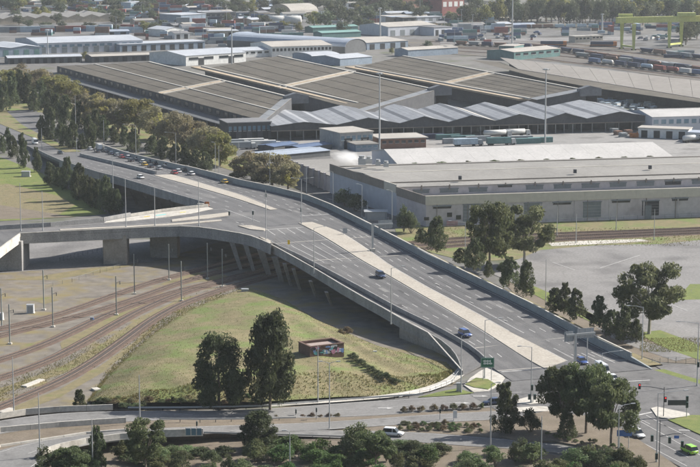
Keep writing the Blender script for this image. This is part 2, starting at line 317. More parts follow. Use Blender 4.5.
# right noise wall, tapering end piece, pale coping
panels(lambda q: ER.at(q), s_low+7, S(100,148), 6, 2.3, .5, 'wall_panel', M['wallr'], viad, -1.2, side=-1)
pa, pb = ER.at(s_low+7), ER.at(s_low-1)
dd = (pb-pa).normalized(); nn = Vector((dd.y, -dd.x, 0))*-.5
part('wall_end', MB().add([pa, pa+nn, pb+nn, pb, pa+Vector((0,0,1.1)), pa+nn+Vector((0,0,1.1)), pb+nn+Vector((0,0,.1)), pb+Vector((0,0,.1))], [(0,3,2,1),(4,5,6,7),(0,1,5,4),(1,2,6,5),(2,3,7,6),(3,0,4,7)]), M['wallr'], viad)
panels(lambda q: ER.at(q), s_low+7, S(100,148), 6, .9, .5, 'wall_panel', M['wallr'], viad, 1.1, side=-1)
panels(lambda q: ER.at(q), s_low+7, S(100,148), 24, .12, .62, 'coping', M['concrete'], viad, 2.02, side=-1)
# left parapets
panels(lambda q: EL.at(q), s_end, S(271,245), 6, 1.15, .4, 'parapet_panel', M['beam'], viad, 0, side=1)
panels(lambda q: EL.at(q), S(208,206), S(40,151), 6, 1.15, .4, 'parapet_panel', M['beam'], viad, 0, side=1)
panels(lambda q: EL.at(q), S(208,206), S(60,162), 12, 1.9, .3, 'edge_beam', M['beam'], viad, -2.0, side=1)
# median barrier of the upper viaduct
panels(lambda q: mixp(EML.at(q), EMR.at(q), .35), S(160,174), S(78,156), 6, 1.25, .8, 'barrier_panel', M['beam'], viad, 0)
# footway slung along the left side of the lower viaduct
EO = Edge([(463,371),(458,356),(449,344.5),(435,335.5),(412,325),(380,306),(350,290),(314,268),(290,254),(271,244.5)], 1.0)
gq = np.arange(EO.s0, S(274,246), 3.0)
part('footway', MB().slab([EO.at(q, .05) for q in gq], [EL.at(max(q, s_end), .05)+Vector((-.55,0,0)) for q in gq], .5), M['asphalt'], viad)
panels(lambda q: EO.at(q), EO.s0, S(274,246), 6, 1.1, .3, 'parapet_panel', M['beam'], viad, .0, side=1)
panels(lambda q: EO.at(q), EO.s0+3, S(274,246), 12, 1.5, .28, 'edge_beam', M['beam'], viad, -1.55, side=1)
panels(lambda q: EO.at(q), EO.s0, S(274,246), 40, .06, .4, 'handrail', M['concrete'], viad, 1.12, side=1)
# lower end of the viaduct stands on a retaining wall
panels(lambda q: EO.at(q)*1.0-Vector((0,0,0)), S(463,371), S(405,321), 8, 3.4, .2, 'retaining_wall', M['pier'], viad, -4.8, side=1)
panels(lambda q: EL.at(max(q, s_end)), s_end+.5, S(420,320), 8, 4.4, .2, 'retaining_wall', M['pier'], viad, -5.6, side=1)
# embankment behind the right wall
eb = MB(); g = np.arange(s_low+2, S(395,243), 6.0)
def off(q, d, z):
    p = ER.at(q); a = ER.at(q+2)-ER.at(q-2); a.z = 0; a.normalize(); return Vector((p.x+a.y*d, p.y-a.x*d, z))
E0 = [off(q, .6, z_s(q)+.2) for q in g]; E1 = [off(q, 5, z_s(q)+.1) for q in g]; E2 = [off(q, 5+z_s(q)*1.5, .04) for q in g]
eb.ribbon(E0, E1); eb.ribbon(E1, E2); struct('embankment', eb, M['dry'])
eb = MB(); g = np.arange(S(395,243), S(110,152), 6.0)
part('edge_beam', MB().slab([off(q, .5, z_s(q)-.3) for q in g], [off(q, 1.3, z_s(q)-.3) for q in g], 1.6), M['beam'], viad)
# ------------------------------------------------------------------ ramp joining from the left
ZR = 10.62
ramp = thing('ramp_bridge', 'concrete ramp bridge joining the viaduct from the left edge', 'bridge', P(115,266,0))
def curve(px, z, step=3.0, sm=5):
    pts = [P(x, y, z) for x, y in px]; c = np.concatenate([[0], np.cumsum([(pts[i+1]-pts[i]).length for i in range(len(pts)-1)])])
    n = max(2, int(c[-1]/step)+1); g = np.linspace(0, c[-1], n); k = np.ones(2*sm+1)/(2*sm+1); out = []
    for ax in range(2):
        v = np.interp(g, c, [p[ax] for p in pts])
        if n > 4*sm: v = np.convolve(np.pad(v, sm, mode='reflect', reflect_type='odd'), k, 'valid')
        out.append(v)
    return [Vector((a, b, z)) for a, b in zip(*out)]
near_par = [P(x, y, ZR+1.05) for x, y in ((271,243.5),(262,239.5),(252,235.7),(240,233),(230,231.4),(215,229),(200,227),(180,226),(155,226.7),(128,228),(94,229.6),(60,231.2),(19,233.2))]
near_par = [V2(p, ZR) for p in near_par]
bend = [V2(P(x, y, ZR+1.05), ZR) for x, y in ((19,233.2),(8,241),(-8,253),(-40,276))]
far_edge = [P(x, y, ZR) for x, y in ((208,206.5),(195,208),(180,209.5),(160,212),(130,216.5),(103,221.5),(50,226.5),(0,229.5),(-40,231))]
rp = near_par+bend[1:]+list(reversed(far_edge))
ins = [V2(P(x, y, ZR), ZR) for x, y in ((226,211),(250,219),(276,236))]
def lift(l, z): return [V2(p, z) for p in l]
mb = MB(); mb.poly(lift(rp+ins, ZR-.03)); mb.poly(lift(rp+ins, ZR-1.2)); part('deck', mb, M['deck'], ramp)
def wall_line(pts, name, h, t, m, parent, base=0, step=6.0, flip=1):
    for i in range(len(pts)-1):
        p, q = pts[i], pts[i+1]; n = max(1, round((q-p).length/step))
        for k in range(n):
            a, b = p.lerp(q, k/n), p.lerp(q, (k+1)/n); d = (b-a); d.z = 0; d.normalize(); nn = Vector((-d.y, d.x, 0))*t*flip; a = a+d*.03; b = b-d*.03
            part(name, MB().ex([a, b, b+nn, a+nn], a.z+base, a.z+base+h), m, parent)
wall_line(near_par, 'parapet_panel', 1.05, .4, M['beam'], ramp, 0, 8)
wall_line(near_par, 'handrail', .1, .5, M['concrete'], ramp, 1.06, 60)
wall_line(near_par, 'fascia_beam', 2.3, .32, M['beam'], ramp, -2.35, 14)
wall_line(bend, 'parapet_panel', 1.05, .5, M['concrete'], ramp, 0, 8); wall_line(bend, 'fascia_beam', 2.0, .4, M['concrete'], ramp, -2.05, 14)
wall_line(far_edge[4:], 'parapet_panel', 1.4, .4, M['beam'], ramp, 0, 8, 1)
wall_line(far_edge[:5], 'parapet_panel', .95, .4, M['concrete'], ramp, 0, 8, 1)
wall_line(far_edge, 'fascia_beam', 1.8, .3, M['beam'], ramp, -1.85, 14, 1)
part('gore_paving', MB().slab([P(x, y, ZR+.14) for x, y in ((208,207),(180,210),(160,212.5),(130,217),(106,221.3))], [P(x, y, ZR+.14) for x, y in ((213,208.5),(190,213.5),(165,217),(132,220.5),(104,222.8))], .14), M['concrete'], ramp)
part('traffic_island', MB().ex([P(*q, ZR) for q in ((172,219.8),(200,216),(229,212.6),(230,215.5),(205,219),(172,222))], ZR-.02, ZR+.16), M['paving'], ramp)
part('traffic_island', MB().ex([P(*q, ZR) for q in ((60,229.4),(120,226.6),(180,223.2),(221,219.8),(222,221),(180,225),(120,228),(60,230.6))], ZR-.02, ZR+.14), M['paving'], ramp)
part('traffic_island', MB().ex([P(*q, ZR) for q in ((238,226),(252,225.8),(267,229.5),(264,231),(250,229.6))], ZR-.02, ZR+.2), M['paving'], ramp)
part('traffic_island', MB().ex([P(*q, ZR) for q in ((259,237),(268,239.5),(275,244),(270,243.5))], ZR-.02, ZR+.18), M['paving'], ramp)
# graffiti on the gore parapet and painted hazard board at the nose
for i, (x0, x1, c) in enumerate(((144,150,(.5,.38,.08)), (156,166,(.18,.5,.5)), (180,186,(.5,.45,.15)))):
    a, b = P(x0, 214.5-(x0-144)*.12, ZR+.9), P(x1, 214.5-(x1-144)*.12, ZR+.9)
    a.y -= 1.2; b.y -= 1.2
    part('graffiti', MB().ex([a, b, b+Vector((0,1.6,0)), a+Vector((0,1.6,0))], ZR+.15, ZR+.18), mat('graffiti_paint', c, None, .3, 1.5), ramp)
# piers of the ramp (broad blades) and the graffiti abutment
def blade(x0, x1, yb, zt, depth, parent, m, rz=None, name='pier'):
    a, b = P(x0, yb, 0), P(x1, yb, 0); d = (b-a).normalized(); n = Vector((-d.y, d.x, 0)); ch = .5
    r = lambda s, z: [V2(q, z) for q in (a+n*ch-d*s, a-d*s*.3+d*ch*.6, b+d*s*.3-d*ch*.6, b+n*ch+d*s, b+n*(depth-ch)+d*s, b+n*depth-d*ch, a+n*depth+d*ch, a+n*(depth-ch)-d*s)]
    return part(name, MB().prism(r(0, -.2), r(0, zt)), m, parent)
blade(103,127,264.4,ZR-1.2,8,ramp,M['pier']); blade(150,178,258,ZR-1.2,9,ramp,M['pier'])
blade(-30,23,271,ZR-1.2,14,ramp,M['beam'],name='abutment')
for i in range(9):                                     # illegible sprayed outline on the abutment foot
    a = P(2+i*2.1, 268.5, .6); z = .8+.9*((i*37) % 5)/5
    part('graffiti', MB().box((a.x, a.y-.28, z+.4), (.45, .05, 1.2), .0), M['concrete'], ramp)
# leaning columns under the edge of the main viaduct
def column(tx, ty, bx, by, wpx, parent=None, q=1.0):
    b = P(bx, by, 0); z = None
    t = P(tx, ty, ZR-2.2 if tx < 265 else 6.0)
    if tx >= 265 or q > 1: t = D(tx, ty, -1.6); t.z -= 1.5
    wd = wpx*mpp(b)*.5; n = Vector((0, 1, 0)); e = Vector((1, 0, 0)).lerp(Vector((.92,.39,0)), .4).normalized(); n = Vector((-e.y, e.x, 0))
    r = lambda c, k, z: [V2(p, z) for p in (c-e*wd*k, c+e*wd*k, c+e*wd*k+n*2.4, c-e*wd*k+n*2.4)]
    part('leaning_column', MB().prism(r(b, .8, -.1), r(t, 1.15, t.z)), M['pier'], viad)
for q in ((232,242,241,269.5,4.2), (261,250,269.5,276,6), (275,258,282,282,5), (294,270,300.5,290,2.6), (327,293,332,306,2.6), (246,245.5,254.5,272.5,4), (285,264.5,291.5,286,3), (311,282,317,298,2.6)): column(*q)
for q in ((143,191,151,209,3), (156,195,163,212,3), (130,187,137,204,3), (170,200,177,217,3)): column(*q, q=2.0)
# cross girders below the deck
for q in np.arange(S(330,278), S(130,182), 14.0):
    a, b = EL.at(q, -1.3), ER.at(q, -1.3); d = (b-a); d.z = 0; d.normalize(); n = Vector((-d.y, d.x, 0))*.5
    part('cross_girder', MB().prism([V2(p, a.z-1) for p in (a+d-n, b-n, b+n, a+d+n)], [V2(p, a.z+.02) for p in (a+d-n, b-n, b+n, a+d+n)]), M['beam'], viad)
M['dark_patch'] = mat('dark_asphalt_patch', (.065,.064,.065), None, .2, .5)
# ------------------------------------------------------------------ road paint on the viaduct
mk = MB()
def dash_line(f, a, b, on, offl, wd, mbx, dz=.03):
    q = a
    while q < b:
        e = min(q+on, b); p0, p1 = f(q), f(e); d = (p1-p0); d.z = 0; d.normalize(); n = Vector((-d.y, d.x, 0))*wd; z = Vector((0,0,dz))
        mbx.add([p0-n+z, p1-n+z, p1+n+z, p0+n+z], [(0,3,2,1) if True else ()]); q += on+offl
def lane(E1, E2, t): return lambda q: mixp(E1.at(q), E2.at(q), t)
sA, sB = S(487,363)+3, S(292,232)
for t in (.06, .975): 
    for q in np.arange(sA, sB, 6.0): dash_line(lane(EL, EML, t), q, min(q+6, sB), 6, 0, .1, mk)
for t in (.27, .5, .73): dash_line(lane(EL, EML, t), sA, S(330,265), 3.2, 8.5, .1, mk)
for t in (.27, .45, .63, .8): dash_line(lane(EL, EML, t), S(330,262), sB+6, 24, .0, .11, mk)
sC, sD = S(566,362), S(320,226)
for t in (.025, .95):
    for q in np.arange(sC, sD, 6.0): dash_line(lane(EMR, ER, t), q, min(q+6, sD), 6, 0, .1, mk)
for q in np.arange(sC, S(440,296), 6.0): dash_line(lane(EMR, ER, .2), q, q+6, 6, 0, .1, mk)
for t in (.2, .4, .6, .8): dash_line(lane(EMR, ER, t), S(590,372), sD, 3.2, 8.5, .1, mk)
for t in (.3, .5, .7): dash_line(lane(EMR, ER, t), S(650,372), S(590,352), 14, .0, .13, mk)
sE, sF = s_gap1, S(62,163)
for t in (.06, .95):
    for q in np.arange(s_nose, sF, 6.0): dash_line(lane(EL, EML, t), q, q+6, 6, 0, .1, mk); dash_line(lane(EMR, ER, t), q, q+6, 6, 0, .1, mk)
for t in (.35, .65): dash_line(lane(EL, EML, t), sE, sF, 3.2, 8.5, .1, mk)
for t in (.22, .42, .62, .8): dash_line(lane(EMR, ER, t), s_gap0, sF, 3.2, 8.5, .1, mk)
def cross(E1, E2, t0, t1, q, wd, mbx, dz=.035):
    a, b = mixp(E1.at(q), E2.at(q), t0), mixp(E1.at(q), E2.at(q), t1); d = (b-a).normalized(); n = Vector((-d.y, d.x, 0))*wd; z = Vector((0,0,dz))
    mbx.add([a-n+z, b-n+z, b+n+z, a+n+z], [(0,1,2,3)])
cross(EL, EML, .05, .97, S(520,378) if False else S(505,371), .3, mk); cross(EMR, ER, .03, .93, S(640,381), .3, mk)
cross(EMR, ER, .1, .9, S(332,214), .25, mk); cross(EL, EML, .2, .95, S(292,228), .25, mk)
# repair patches and tyre-darkened tracks on the deck
tk_ = MB()
for E1, E2, cs, a_, b_ in ((EL, EML, (.16,.385,.615,.85), sA+2, sB-6), (EMR, ER, (.11,.3,.5,.7,.9), sC+2, S(300,205)), (EL, EML, (.22,.5,.79), s_nose+4, S(80,165)), (EMR, ER, (.12,.32,.52,.71,.89), s_gap0+8, S(90,160))):
    for c_ in cs:
        for d_ in (-.028, .028):
            g_ = np.arange(a_, b_, 4.0); Lq = [mixp(E1.at(q), E2.at(q), c_+d_-.011) for q in g_]; Rq = [mixp(E1.at(q), E2.at(q), c_+d_+.011+.004*math.sin(q*.07)) for q in g_]
            tk_.ribbon([p+Vector((0,0,.012)) for p in Lq], [p+Vector((0,0,.012)) for p in Rq])
part('tyre_tracks', tk_, mat('tyre_polish', (.08,.079,.08), (.115,.113,.113), .2, .4, fine=8), viad)['kind'] = 'stuff'
for k in range(26):
    E1, E2 = ((EL, EML), (EMR, ER))[k % 2]; q = random.uniform(sA+4, S(120,178)); t0 = random.uniform(.08, .78); t1 = t0+random.uniform(.06, .17); dq = random.uniform(2, 9)
    if s_gap0-14 < q < s_nose+4 and k % 2 == 0: continue
    pts_ = [mixp(E1.at(q), E2.at(q), t0), mixp(E1.at(q), E2.at(q), t1), mixp(E1.at(q+dq), E2.at(q+dq), t1), mixp(E1.at(q+dq), E2.at(q+dq), t0)]
    part('asphalt_patch', MB().add([p+Vector((0,0,.02)) for p in pts_], [(0,1,2,3)]), (M['asphalt'], M['old_asphalt'], M['dark_patch'])[k % 3], viad)
# lane arrows
for x, y in ((437,284),(470,302),(504,320),(380,262),(345,244),(545,340)):
    p = D(x, y); a = axis_dir(p); d = Vector((math.cos(a), math.sin(a), 0)); n = Vector((-d.y, d.x, 0)); z = Vector((0,0,.035)); p = p+z
    mk.add([p-d*2-n*.12, p-d*2+n*.12, p+d*.6+n*.12, p+d*.6-n*.12], [(0,1,2,3)]); mk.add([p+d*.6-n*.45, p+d*.6+n*.45, p+d*2], [(0,1,2)])
part('lane_marking', mk, M['white_line'], viad)['kind'] = 'stuff'
for x, y in ((355,258),(500,345),(325,240),(560,366)):
    q = S(x, y)
    for E1, E2, t1 in ((EL, EML, 1), (EMR, ER, .98)): jt = MB(); cross(E1, E2, 0, t1, q, .22, jt, .028); part('expansion_joint', jt, M['concrete'], viad)
rm = MB()
def px_line(pts, z, wd, mbx):
    pts = [P(x, y, z) for x, y in pts]
    for p, q in zip(pts, pts[1:]):
        n = Vector((-(q-p).y, (q-p).x, 0)).normalized()*wd; mbx.add([p-n, q-n, q+n, p+n], [(0,1,2,3)])
for L in ([(40,227),(100,223.8),(170,217.5)], [(40,228.6),(100,226),(170,222.6)], [(178,212),(205,210),(225,209)], [(225,209),(260,222)]): px_line(L, ZR+.01, .12, rm)
for x in range(236, 262, 5): px_line([(x, 222+(x-236)*.3), (x+3, 223+(x-236)*.3)], ZR+.01, .15, rm)
part('lane_marking', rm, M['white_line'], ramp)['kind'] = 'stuff'
# ------------------------------------------------------------------ surface roads in front (U far carriageway, V near carriageway, W side road, intersection)
def zl(x): t = min(1, max(0, (x-150)/190)); return 2.6*(1-t*t*(3-2*t))
def strip(up, lo, name, m, dz=.1, step=4.0, thick=None):
    a = [P(x, y, zl(x)+dz) for x, y in up]; b = [P(x, y, zl(x)+dz) for x, y in lo]
    def rs(pts, n):
        c = np.concatenate([[0], np.cumsum([(pts[i+1]-pts[i]).length for i in range(len(pts)-1)])]); g = np.linspace(0, c[-1], n)
        v = [np.interp(g, c, [p[k] for p in pts]) for k in range(3)]
        k = np.ones(7)/7; v = [np.convolve(np.pad(q, 3, mode='reflect', reflect_type='odd'), k, 'valid') for q in v]
        return [Vector(q) for q in zip(*v)]
    n = max(12, int((a[-1]-a[0]).length/step)); a, b = rs(a, n), rs(b, n)
    mb = MB().slab(a, b, thick) if thick else MB().ribbon(b, a)
    return struct(name, mb, m), a, b
U_up = [(-30,426),(0,419),(26,415),(60,412),(113,410),(180,411.5),(260,410),(330,403.5),(400,399),(440,397),(474,393),(520,391)]
U_lo = [(-30,440),(0,431),(60,425.5),(126,421),(180,419),(260,418),(330,418),(404,414.5),(450,409.5),(500,407),(540,404)]
_, ua, ub = strip(U_up, U_lo, 'far_carriageway', M['old_asphalt'], .1)
V_up = [(-30,460),(0,446),(41,440),(86,433),(120,430),(165,427.5),(230,425),(330,422.5),(400,416),(450,413),(500,411),(548,408)]
V_lo = [(25,478),(33,467),(42,456),(60,449),(86,443),(120,438.5),(165,434.5),(230,433),(330,430.5),(400,423.5),(480,421),(548,416)]
_, va, vb = strip(V_up, V_lo, 'near_carriageway', M['old_asphalt'], .1)
strip(U_lo, V_up, 'road_median', M['dirt'], .06)
W_up = [(230,430.5),(300,430),(340,430.5),(399,430),(440,433),(484,437),(525,442),(552,441),(600,450),(645,464)]
W_lo = [(230,434),(300,436),(340,438),(402,440),(440,443.5),(484,448),(525,450),(552,449),(600,458),(632,470)]
_, wa, wb = strip(W_up, W_lo, 'side_road', M['old_asphalt'], .08)
strip([(330,422.5),(400,423),(450,421),(484,421.5),(548,417)], [(330,430.5),(399,430.2),(440,433),(484,437),(548,441)], 'planted_verge', M['dirt'], .05)
patch('intersection', [(487,363),(470,395),(500,412),(548,417),(600,420),(625,432),(650,450),(690,472),(740,500),(740,395),(690,381),(651,369),(600,366)], M['asphalt'], .13)
# embankment under the raised left part
em = MB(); em.ribbon([V2(P(*q, 0), -.02) for q in ((-30,470),(20,480),(60,456),(120,444),(230,438),(330,432))], [P(x, y, zl(x)) for x, y in ((-30,458),(20,449),(60,447),(120,437),(230,432.5),(330,430))])
em.ribbon([P(x, y, zl(x)+.03) for x, y in U_up[:8]], [V2(P(x, y, zl(x)), -.02)+Vector((0,4,0)) for x, y in U_up[:8]])
struct('road_embankment', em, M['dirt'])
# paved paths, islands, planted beds
def isl(name, px, m, z=.3): return struct(name, MB().ex([P(x, y, z) for x, y in px], -.05, z), m)
ft = [(-0,0)]
pth_u = [(270,404.5),(330,399.5),(372,397),(410,393.5),(434,387.5),(449,380),(458,371),(463,360)]
pth_l = [(270,406.5),(330,402),(380,399.5),(415,396.5),(440,391),(456,384.5),(466,377),(473,364)]
strip(pth_u, pth_l, 'footpath', M['concrete'], .35)
isl('grass_island', [(418,397),(440,391.5),(458,388),(468,391.5),(474,392.6),(455,395)], M['green'], .25)
isl('kerb_island', [(464,385),(470,378),(480,371),(490,366),(500,372),(505,378),(500,385),(488,391),(474,392)], M['concrete'], .2)
isl('grass_island', [(465,384),(476,377.5),(488,379),(496,384),(488,389),(474,387)], M['green'], .32)
isl('traffic_island', [(508,402),(530,396),(560,398),(556,401),(530,404)], M['concrete'], .3)
isl('traffic_island', [(500,408),(540,406),(556,407),(548,411),(510,412)], M['concrete'], .3)
isl('planted_island', [(505,420),(545,411),(600,417),(624,430),(650,447),(684,471),(650,471),(600,449),(555,441),(520,441),(500,436)], M['dirt'], .3)
isl('traffic_island', [(651,408),(657,406.5),(689,413),(690,415.5),(668,418.5),(657,416.5)], M['concrete'], .3)
isl('grass_island', [(668,419.4),(692,414.8),(704,415),(740,426),(740,450),(702,435)], M['green'], .32)
isl('kerb_verge', [(632,462),(640,455),(652,456),(690,475),(660,480)], M['dirt'], .34)
# stripes of the surface roads
sm = MB()
def mids(a, b, t): return [p.lerp(q, t)+Vector((0,0,.04)) for p, q in zip(a, b)]
def stripe(pts, wd, on=None, offl=None):
    acc = 0
    for p, q in zip(pts, pts[1:]):
        L = (q-p).length; acc += L
        if on and (acc % (on+offl)) > on: continue
        d = (q-p); d.z = 0; d.normalize(); n = Vector((-d.y, d.x, 0))*wd; sm.add([p-n, q-n, q+n, p+n], [(0,1,2,3)])
for a, b in ((ua, ub), (va, vb)):
    stripe(mids(a, b, .08), .08); stripe(mids(a, b, .93), .08); stripe(mids(a, b, .5), .08, 3.5, 9)
stripe(mids(wa, wb, .1), .07)
for L in ([(655,440),(688,457)], [(640,421),(700,455)], [(646,415),(668,427)], [(632,437),(687,466)], [(660,423),(700,442)], [(636,417),(650,424)], [(664,411),(700,424)]): px_line(L, .17, .1, sm)
px_line([(624,418),(652,412)], .17, .3, sm); px_line([(596,383),(650,380)], .17, .25, sm); px_line([(505,380),(546,374)], .17, .12, sm)
for x, y in ((686,430),(480,396),(462,403),(385,408),(340,409),(296,416)):
    p = P(x, y, .18); sm.add([p+Vector((-1.6,-.3,0)), p+Vector((.5,-.3,0)), p+Vector((.5,.3,0)), p+Vector((-1.6,.3,0))], [(0,1,2,3)]); sm.add([p+Vector((.5,-.8,0)), p+Vector((2,0,0)), p+Vector((.5,.8,0))], [(0,1,2)])
struct('road_marking', sm, M['white_line'])
# concrete barriers and guard rails of the front roads
def barrier(px, label, h=.95, t=.45, m='concrete', base=.0, step=6.0, name='concrete_barrier', pn='barrier_panel', cat='barrier', zf=zl):
    pts = [P(x, y, zf(x)) for x, y in px]; o = thing(name, label, cat, pts[0])
    for p, q in zip(pts, pts[1:]):
        n = max(1, round((q-p).length/step))
        for k in range(n):
            a, b = p.lerp(q, k/n), p.lerp(q, (k+1)/n); d = (b-a); d.z = 0; d.normalize(); nn = Vector((-d.y, d.x, 0))*t*.5; a = a+d*.03; b = b-d*.03
            part(pn, MB().prism([a-nn-Vector((0,0,.3-base)), b-nn-Vector((0,0,.3-base)), b+nn-Vector((0,0,.3-base)), a+nn-Vector((0,0,.3-base))], [x+Vector((0,0,h)) for x in (a-nn*.6, b-nn*.6, b+nn*.6, a+nn*.6)]), M[m], o)
    return o
barrier([(-30,424),(0,418),(26,413.5),(60,411),(113,409)], 'pale concrete barrier along the far side of the lower left road', 1.1)
barrier([(-30,441),(0,432.5),(60,427),(126,422.5)], 'pale concrete barrier between the two lower left carriageways', 1.2, .6)
barrier([(41,457.5),(50,452.5),(60,449.5),(86,443.8),(120,439.3),(165,435.3),(203,434.3)], 'curved pale parapet along the near edge of the lower left road', 1.3, .5)
barrier([(-30,461),(0,447),(41,441),(86,434),(126,431)], 'low concrete kerb wall along the lower left ramp', .5, .6)
def guard(px, label, zf=zl):
    pts = [P(x, y, zf(x)) for x, y in px]; o = thing('guard_rail', label, 'guard rail', pts[0]); rl = MB()
    for p, q in zip(pts, pts[1:]):
        n = max(1, round((q-p).length/4))
        for k in range(n): a = p.lerp(q, k/n); part('post', MB().box((a.x, a.y, a.z+.4), (.14,.14,.9)), M['steel_dark'], o)
        d = (q-p); rl.prism([p+Vector((0,-.12,.55)), q+Vector((0,-.12,.55)), q+Vector((0,-.04,.55)), p+Vector((0,-.04,.55))], [p+Vector((0,-.12,.9)), q+Vector((0,-.12,.9)), q+Vector((0,-.04,.9)), p+Vector((0,-.04,.9))])
    part('rail', rl, M['galv'], o); return o
guard([(128,410.5),(180,410.3),(230,409.5),(262,408.6)], 'steel guard rail below the two big dark trees')
guard([(262,408.2),(330,403),(380,399.6),(423,396.8)], 'steel guard rail curving beside the pale footpath')
guard([(160,421.5),(200,422.2),(262,421.5),(296,420.5)], 'steel guard rail in the planted median of the front roads')
guard([(204,435.5),(260,437),(330,439),(356,440)], 'steel guard rail along the near edge by the foreground bushes')
gl = thing('glass_screen', 'grey blue panelled screen on the parapet near the foreground bush', 'screen', P(186,436,2.4))
for i in range(3):
    a = P(186+i*5.5, 435.2, zl(190)); part('pane', MB().box((a.x+.5, a.y-.5, a.z+.9), (1.0, .06, 1.5)), M['bglass'], gl); part('post', MB().box((a.x, a.y-.5, a.z+.9), (.1,.1,1.9)), M['galv'], gl)
# ------------------------------------------------------------------ the grassy mound left of the viaduct
MB_bot = [(96,409),(140,409.3),(180,409),(230,408),(262,407),(300,403),(340,399),(380,396.5),(410,392.5),(432,387),(446,380),(455,371)]
MB_top = [(88,402),(112,372),(148,338),(183,313),(218,297.5),(248,287),(285,300),(310,316),(340,330),(375,345),(410,355),(446,362)]
nr, nc = 34, 60
def rs2(px, n):
    pts = [P(x, y, 0) for x, y in px]; c = np.concatenate([[0], np.cumsum([(pts[i+1]-pts[i]).length for i in range(len(pts)-1)])]); g = np.linspace(0, c[-1], n)
    return np.stack([np.interp(g, c, [p[k] for p in pts]) for k in (0, 1)], 1)
mbt, mtp = rs2(MB_bot, nc), rs2(MB_top, nc); mv = []
def mound_z(i, t):                                     # bank rises from the road, then a gently rolling top
    u = i/(nc-1); hh = 2.4*(1-max(0, u-.55)/.45)*min(1, u*4+.1); r = min(1, t/.10); r = r*r*(3-2*r); e = min(1, (1-t)/.4)
    return zl(96+u*300)*.6*(1-t)+hh*r*e+.25*math.sin(i*.9+t*9)*r*e*min(1, hh)
for j in range(nr):
    t = j/(nr-1)
    for i in range(nc):
        p = mbt[i]*(1-t)+mtp[i]*t; mv.append((p[0], p[1], mound_z(i, t)+.03))
mf = [(j*nc+i, j*nc+i+1, (j+1)*nc+i+1, (j+1)*nc+i) for j in range(nr-1) for i in range(nc-1)]
MVA = np.array(mv)
def mound_at(p): d = (MVA[:,0]-p[0])**2+(MVA[:,1]-p[1])**2; return float(MVA[int(d.argmin()), 2])
def on_hill(x, y):
    p = P(x, y, 1)
    for _ in range(8): p = P(x, y, mound_at(p))
    return p
struct('grass_mound', MB().add(mv, mf), M['grass'], smooth=True)
# ------------------------------------------------------------------ plant prototypes
def leaves(mb, C, R, n, size, rg, droop=0.0, flat=1.0):
    d = rg.normal(size=(n, 3)); d /= np.linalg.norm(d, axis=1)[:, None]; r = R*(.45+.6*rg.random(n)**.6); p = C+d*r[:, None]*np.array([1, 1, flat])
    nrm = d*.9+rg.normal(size=(n, 3))*.7; nrm /= np.linalg.norm(nrm, axis=1)[:, None]
    a = np.cross(nrm, rg.normal(size=(n, 3))); a /= np.linalg.norm(a, axis=1)[:, None]; a[:, 2] -= droop; a /= np.linalg.norm(a, axis=1)[:, None]; b = np.cross(nrm, a)
    s = size*rg.uniform(.7, 1.35)*(.5+1.0*rg.random(n)); l = a*(s*1.25)[:, None]; q = b*(s*.62)[:, None]; k = len(mb.v)
    V = np.stack([p-l, p+q*.9-l*.1, p+l, p-q*.9+l*.1], 1).reshape(-1, 3); mb.v += [tuple(x) for x in V.tolist()]
    mb.f += [(k+4*i, k+4*i+1, k+4*i+2, k+4*i+3) for i in range(n)]; mb.m += [0]*n
